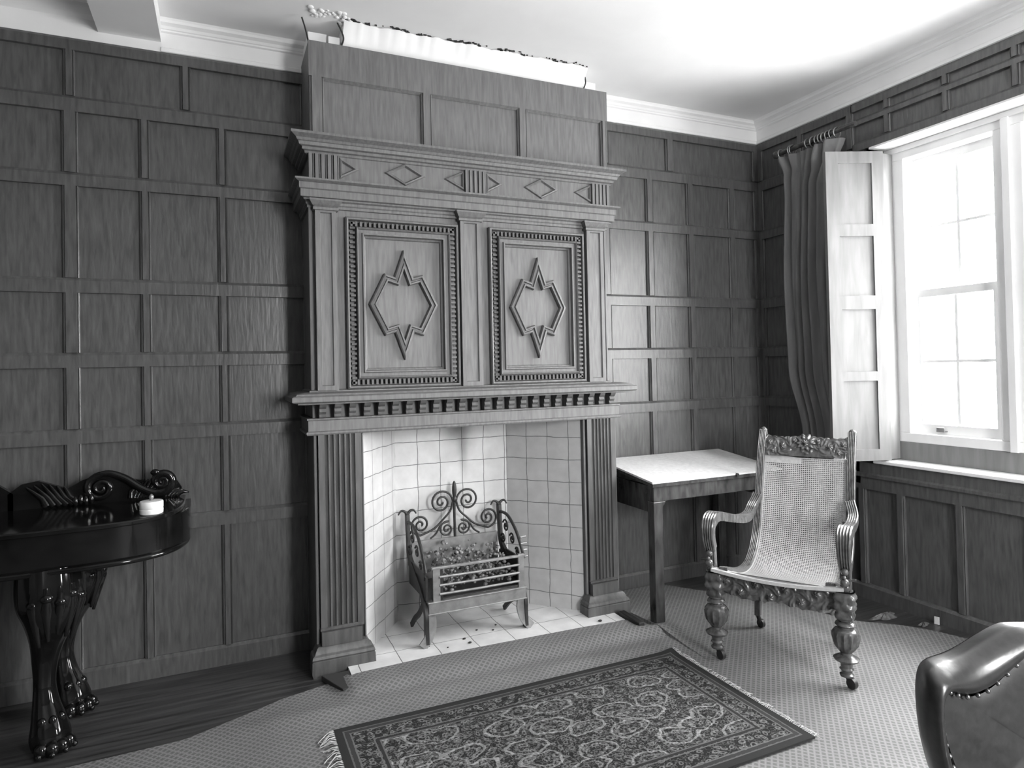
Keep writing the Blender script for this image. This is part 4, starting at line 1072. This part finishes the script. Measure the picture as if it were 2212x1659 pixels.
# ================================================================== leather chair in the right foreground
D = 1.38; O = Vector((CX, CY, CZ))+(RT*((2222-1117.6)/FPX)-UP*((1345-771.3)/FPX)+FW)*D
RTn = RT.copy(); UPn = UP.copy()
lc = thing('leather_desk_chair', 'dark leather chair with brass-nailed back in the right foreground', 'chair', (O.x, O.y, 0))
K = D/FPX/4.62
def Lp(zx, zy, back=0.0):
    return O+RTn*((zx-1487)*K)-UPn*((zy-207)*K)+FW*back
out_ = [(1487, 205), (1300, 212), (1150, 262), (1000, 325), (850, 388), (700, 440), (560, 470), (430, 480), (330, 490), (245, 525), (200, 610), (182, 730), (188, 900), (215, 1090), (262, 1290), (325, 1480), (395, 1659), (480, 1900), (560, 2150), (620, 2350)]
inn_ = [(1487, 430), (1400, 470), (1280, 580), (1150, 690), (1000, 790), (850, 835), (720, 830), (600, 790), (500, 745), (430, 745), (385, 790), (378, 870), (390, 980), (420, 1120), (462, 1270), (525, 1430), (600, 1600), (690, 1830), (770, 2080), (840, 2330)]
def both(L):
    l = [Vector(p) for p in bez([(a, b, 0) for a, b in L], 4)]
    r = [Vector((2*1487-p.x, p.y, 0)) for p in l[:-1] if p.x < 1486]
    return list(reversed(l))+[Vector((2*1487-p.x, p.y, 0)) for p in l[1:]]
Oo = both(out_); Ii = both(inn_)
def dep(p):      # the back is concave: the wings come forward
    t = (p.x-1487)/1305; return -0.075*t*t-0.02
mb = MB(); n = len(Oo); prof = 9; vs = []; fs = []
for i in range(n):
    for k in range(prof+5):
        if k <= prof:
            t = k/prof; q = Oo[i]*(1-t)+Ii[i]*t
            b = dep(q)-0.040*math.sin(PI*min(1, t*1.02))**0.7+0.012*t
            vs.append(tuple(Lp(q.x, q.y, b)))
        else:
            t = (k-prof)/4; q = Oo[i]
            cq = Vector((1487, 1200, 0)); q2 = q+(cq-q).normalized()*60*t*t
            vs.append(tuple(Lp(q2.x, q2.y, dep(q)+0.055*t)))
m_ = prof+5
order = list(range(prof, -1, -1))+list(range(prof+1, prof+5))
for i in range(n-1):
    for a, b in zip(order, order[1:]): fs.append((i*m_+a, i*m_+b, (i+1)*m_+b, (i+1)*m_+a))
mb.add(vs, fs); mb.obj('padded_border', LEATH, lc, smooth=75)
mb = MB(); vs = []; fs = []; R_ = 12
for i in range(n):
    for k in range(R_+1):
        t = k/R_; cq = Vector((1487, 1400, 0)); q = Ii[i]*(1-t)+cq*t
        puff = 1-math.exp(-t*5)
        vs.append(tuple(Lp(q.x, q.y, dep(q)+0.014-0.020*puff+0.018*t)))
for i in range(n-1):
    for k in range(R_): fs.append((i*(R_+1)+k, i*(R_+1)+k+1, (i+1)*(R_+1)+k+1, (i+1)*(R_+1)+k))
fs += [(k, k+1, (n-1)*(R_+1)+k+1, (n-1)*(R_+1)+k) for k in range(R_)]
mb.add(vs, fs); bpd = mb.obj('back_pad', LEATH, lc, smooth=75); sm_ = bpd.modifiers.new('smooth', 'SMOOTH'); sm_.iterations = 14
mb = MB(); vs = []; fs = []
for i in range(n):
    for k in range(7):
        t = k/6; cq = Vector((1487, Oo[i].y*0.5+1500*0.5, 0)); q2 = Oo[i]+(cq-Oo[i]).normalized()*60; q = q2*(1-t)+cq*t
        vs.append(tuple(Lp(q.x, q.y, dep(Oo[i])*(1-t)+0.055+0.0*t)))
for i in range(n-1):
    for k in range(6): fs.append((i*7+k, i*7+k+1, (i+1)*7+k+1, (i+1)*7+k))
mb.add(vs, fs); mb.obj('outer_back', LEATH, lc, smooth=75)
mb = MB()
L_ = 0; last = Ii[0]
for p in Ii:
    if (p-last).length > 105 or p is Ii[0]:
        q = Lp(p.x, p.y, dep(p)-0.002)
        mb.sphere(tuple(q), 0.0052, 8, 6); last = p
mb.obj('brass_nails', BRASS, lc, smooth=60)
# seat, arms supports and pedestal (below and beside the frame)
sc_ = Vector((O.x, O.y, 0))-Vector((FW.x, FW.y, 0)).normalized()*0.26
fwd = -Vector((FW.x, FW.y, 0)).normalized(); rgt = Vector((RT.x, RT.y, 0)).normalized()
Tl = lambda p: tuple(sc_+rgt*p.x+fwd*p.y+Vector((0, 0, p.z)))
mb = MB(Tl)
def seatf(u, v):
    a = 2*PI*u; rr = [0.0, 0.9, 1.0, 1.0, 0.9, 0.0]; zz_ = [0.49, 0.485, 0.455, 0.41, 0.385, 0.38]
    j = min(4, int(v*5)); t = v*5-j; r = rr[j]*(1-t)+rr[j+1]*t; z = zz_[j]*(1-t)+zz_[j+1]*t
    c_, s_ = math.cos(a), math.sin(a); k = (abs(c_)**4+abs(s_)**4)**-0.25
    return (0.25*r*c_*k, 0.24*r*s_*k, z)
mb.grid(seatf, 48, 20); mb.obj('seat', LEATH, lc, smooth=60)
mb = MB(Tl); mb.lathe([(0.10, 0.375), (0.045, 0.36), (0.035, 0.30), (0.05, 0.24), (0.035, 0.18), (0.055, 0.12), (0.05, 0.10)], (0, 0, 0), 20); mb.obj('pedestal', WALN, lc, smooth=50)
for k in range(4):
    a = PI/4+k*PI/2; c_, s_ = math.cos(a), math.sin(a)
    mb = MB(Tl); mb.sweep(bez([(0.03*c_, 0.03*s_, 0.15), (0.14*c_, 0.14*s_, 0.13), (0.23*c_, 0.23*s_, 0.075), (0.27*c_, 0.27*s_, 0.055)], 4), [(-0.02, -0.018), (0.02, -0.018), (0.02, 0.018), (-0.02, 0.018)], up=(0, 0, 1)); lg = mb.obj('leg', WALN, lc, bevel=0.003)
    mb = MB(Tl); mb.sphere((0.27*c_, 0.27*s_, 0.032), 0.026, 12, 8); mb.obj('caster', IRON, lg, smooth=60)
for sg in (-1, 1):
    mb = MB(Tl); mb.tube(bez([(sg*0.17, -0.20, 0.40), (sg*0.19, -0.27, 0.44), (sg*0.19, -0.262, 0.52)], 5), 0.018, 8); mb.obj('back_support', WALN, lc, smooth=60)
# ================================================================== litter on the boards under the window
def rag(name, cx, cy, sx, sy, h, seed, label, mat):
    random.seed(seed); ph = [random.uniform(0, 6) for _ in range(6)]
    mb = MB()
    def fn(u, v):
        a = 2*PI*u; r = v
        e = 1+0.25*math.sin(3*a+ph[0])+0.15*math.sin(5*a+ph[1])
        x = cx+sx*r*e*math.cos(a); y = cy+sy*r*e*math.sin(a)
        z = 0.004+(h*(1-r**2))*(0.6+0.4*math.sin(9*u*2*PI+ph[2]+r*5))+0.004*(1-r)
        return (x, y, z)
    mb.grid(fn, 40, 8)
    mb.lathe([(0.01, 0.001), (0.01, 0.003)], (cx, cy, 0), 8)
    return tag(mb.obj(name, mat, smooth=80), label, 'rag', 'rags on the boards under the window')
rag('crumpled_rag', -0.36, -0.88, 0.12, 0.05, 0.035, 1, 'crumpled dark rag on the boards directly behind the caned armchair', RAGM)
rag('crumpled_rag', -0.21, -1.08, 0.09, 0.035, 0.022, 2, 'flat torn strip of cloth at the carpet edge right of the caned armchair', RAGM)
rag('crumpled_rag', -0.125, -1.25, 0.035, 0.018, 0.012, 4, 'smallest scrap of dark cloth on the boards, nearest the leather chair', RAGM)
mb = MB(); mb.prism([(-0.055, -1.262), (-0.050, -1.262), (-0.045, -1.285), (-0.050, -1.285)], 0.002, 0.042, 'z')
tag(mb.obj('paper_scrap', CLOTHW), 'tiny pale paper scrap leaning against the skirting under the window', 'paper')
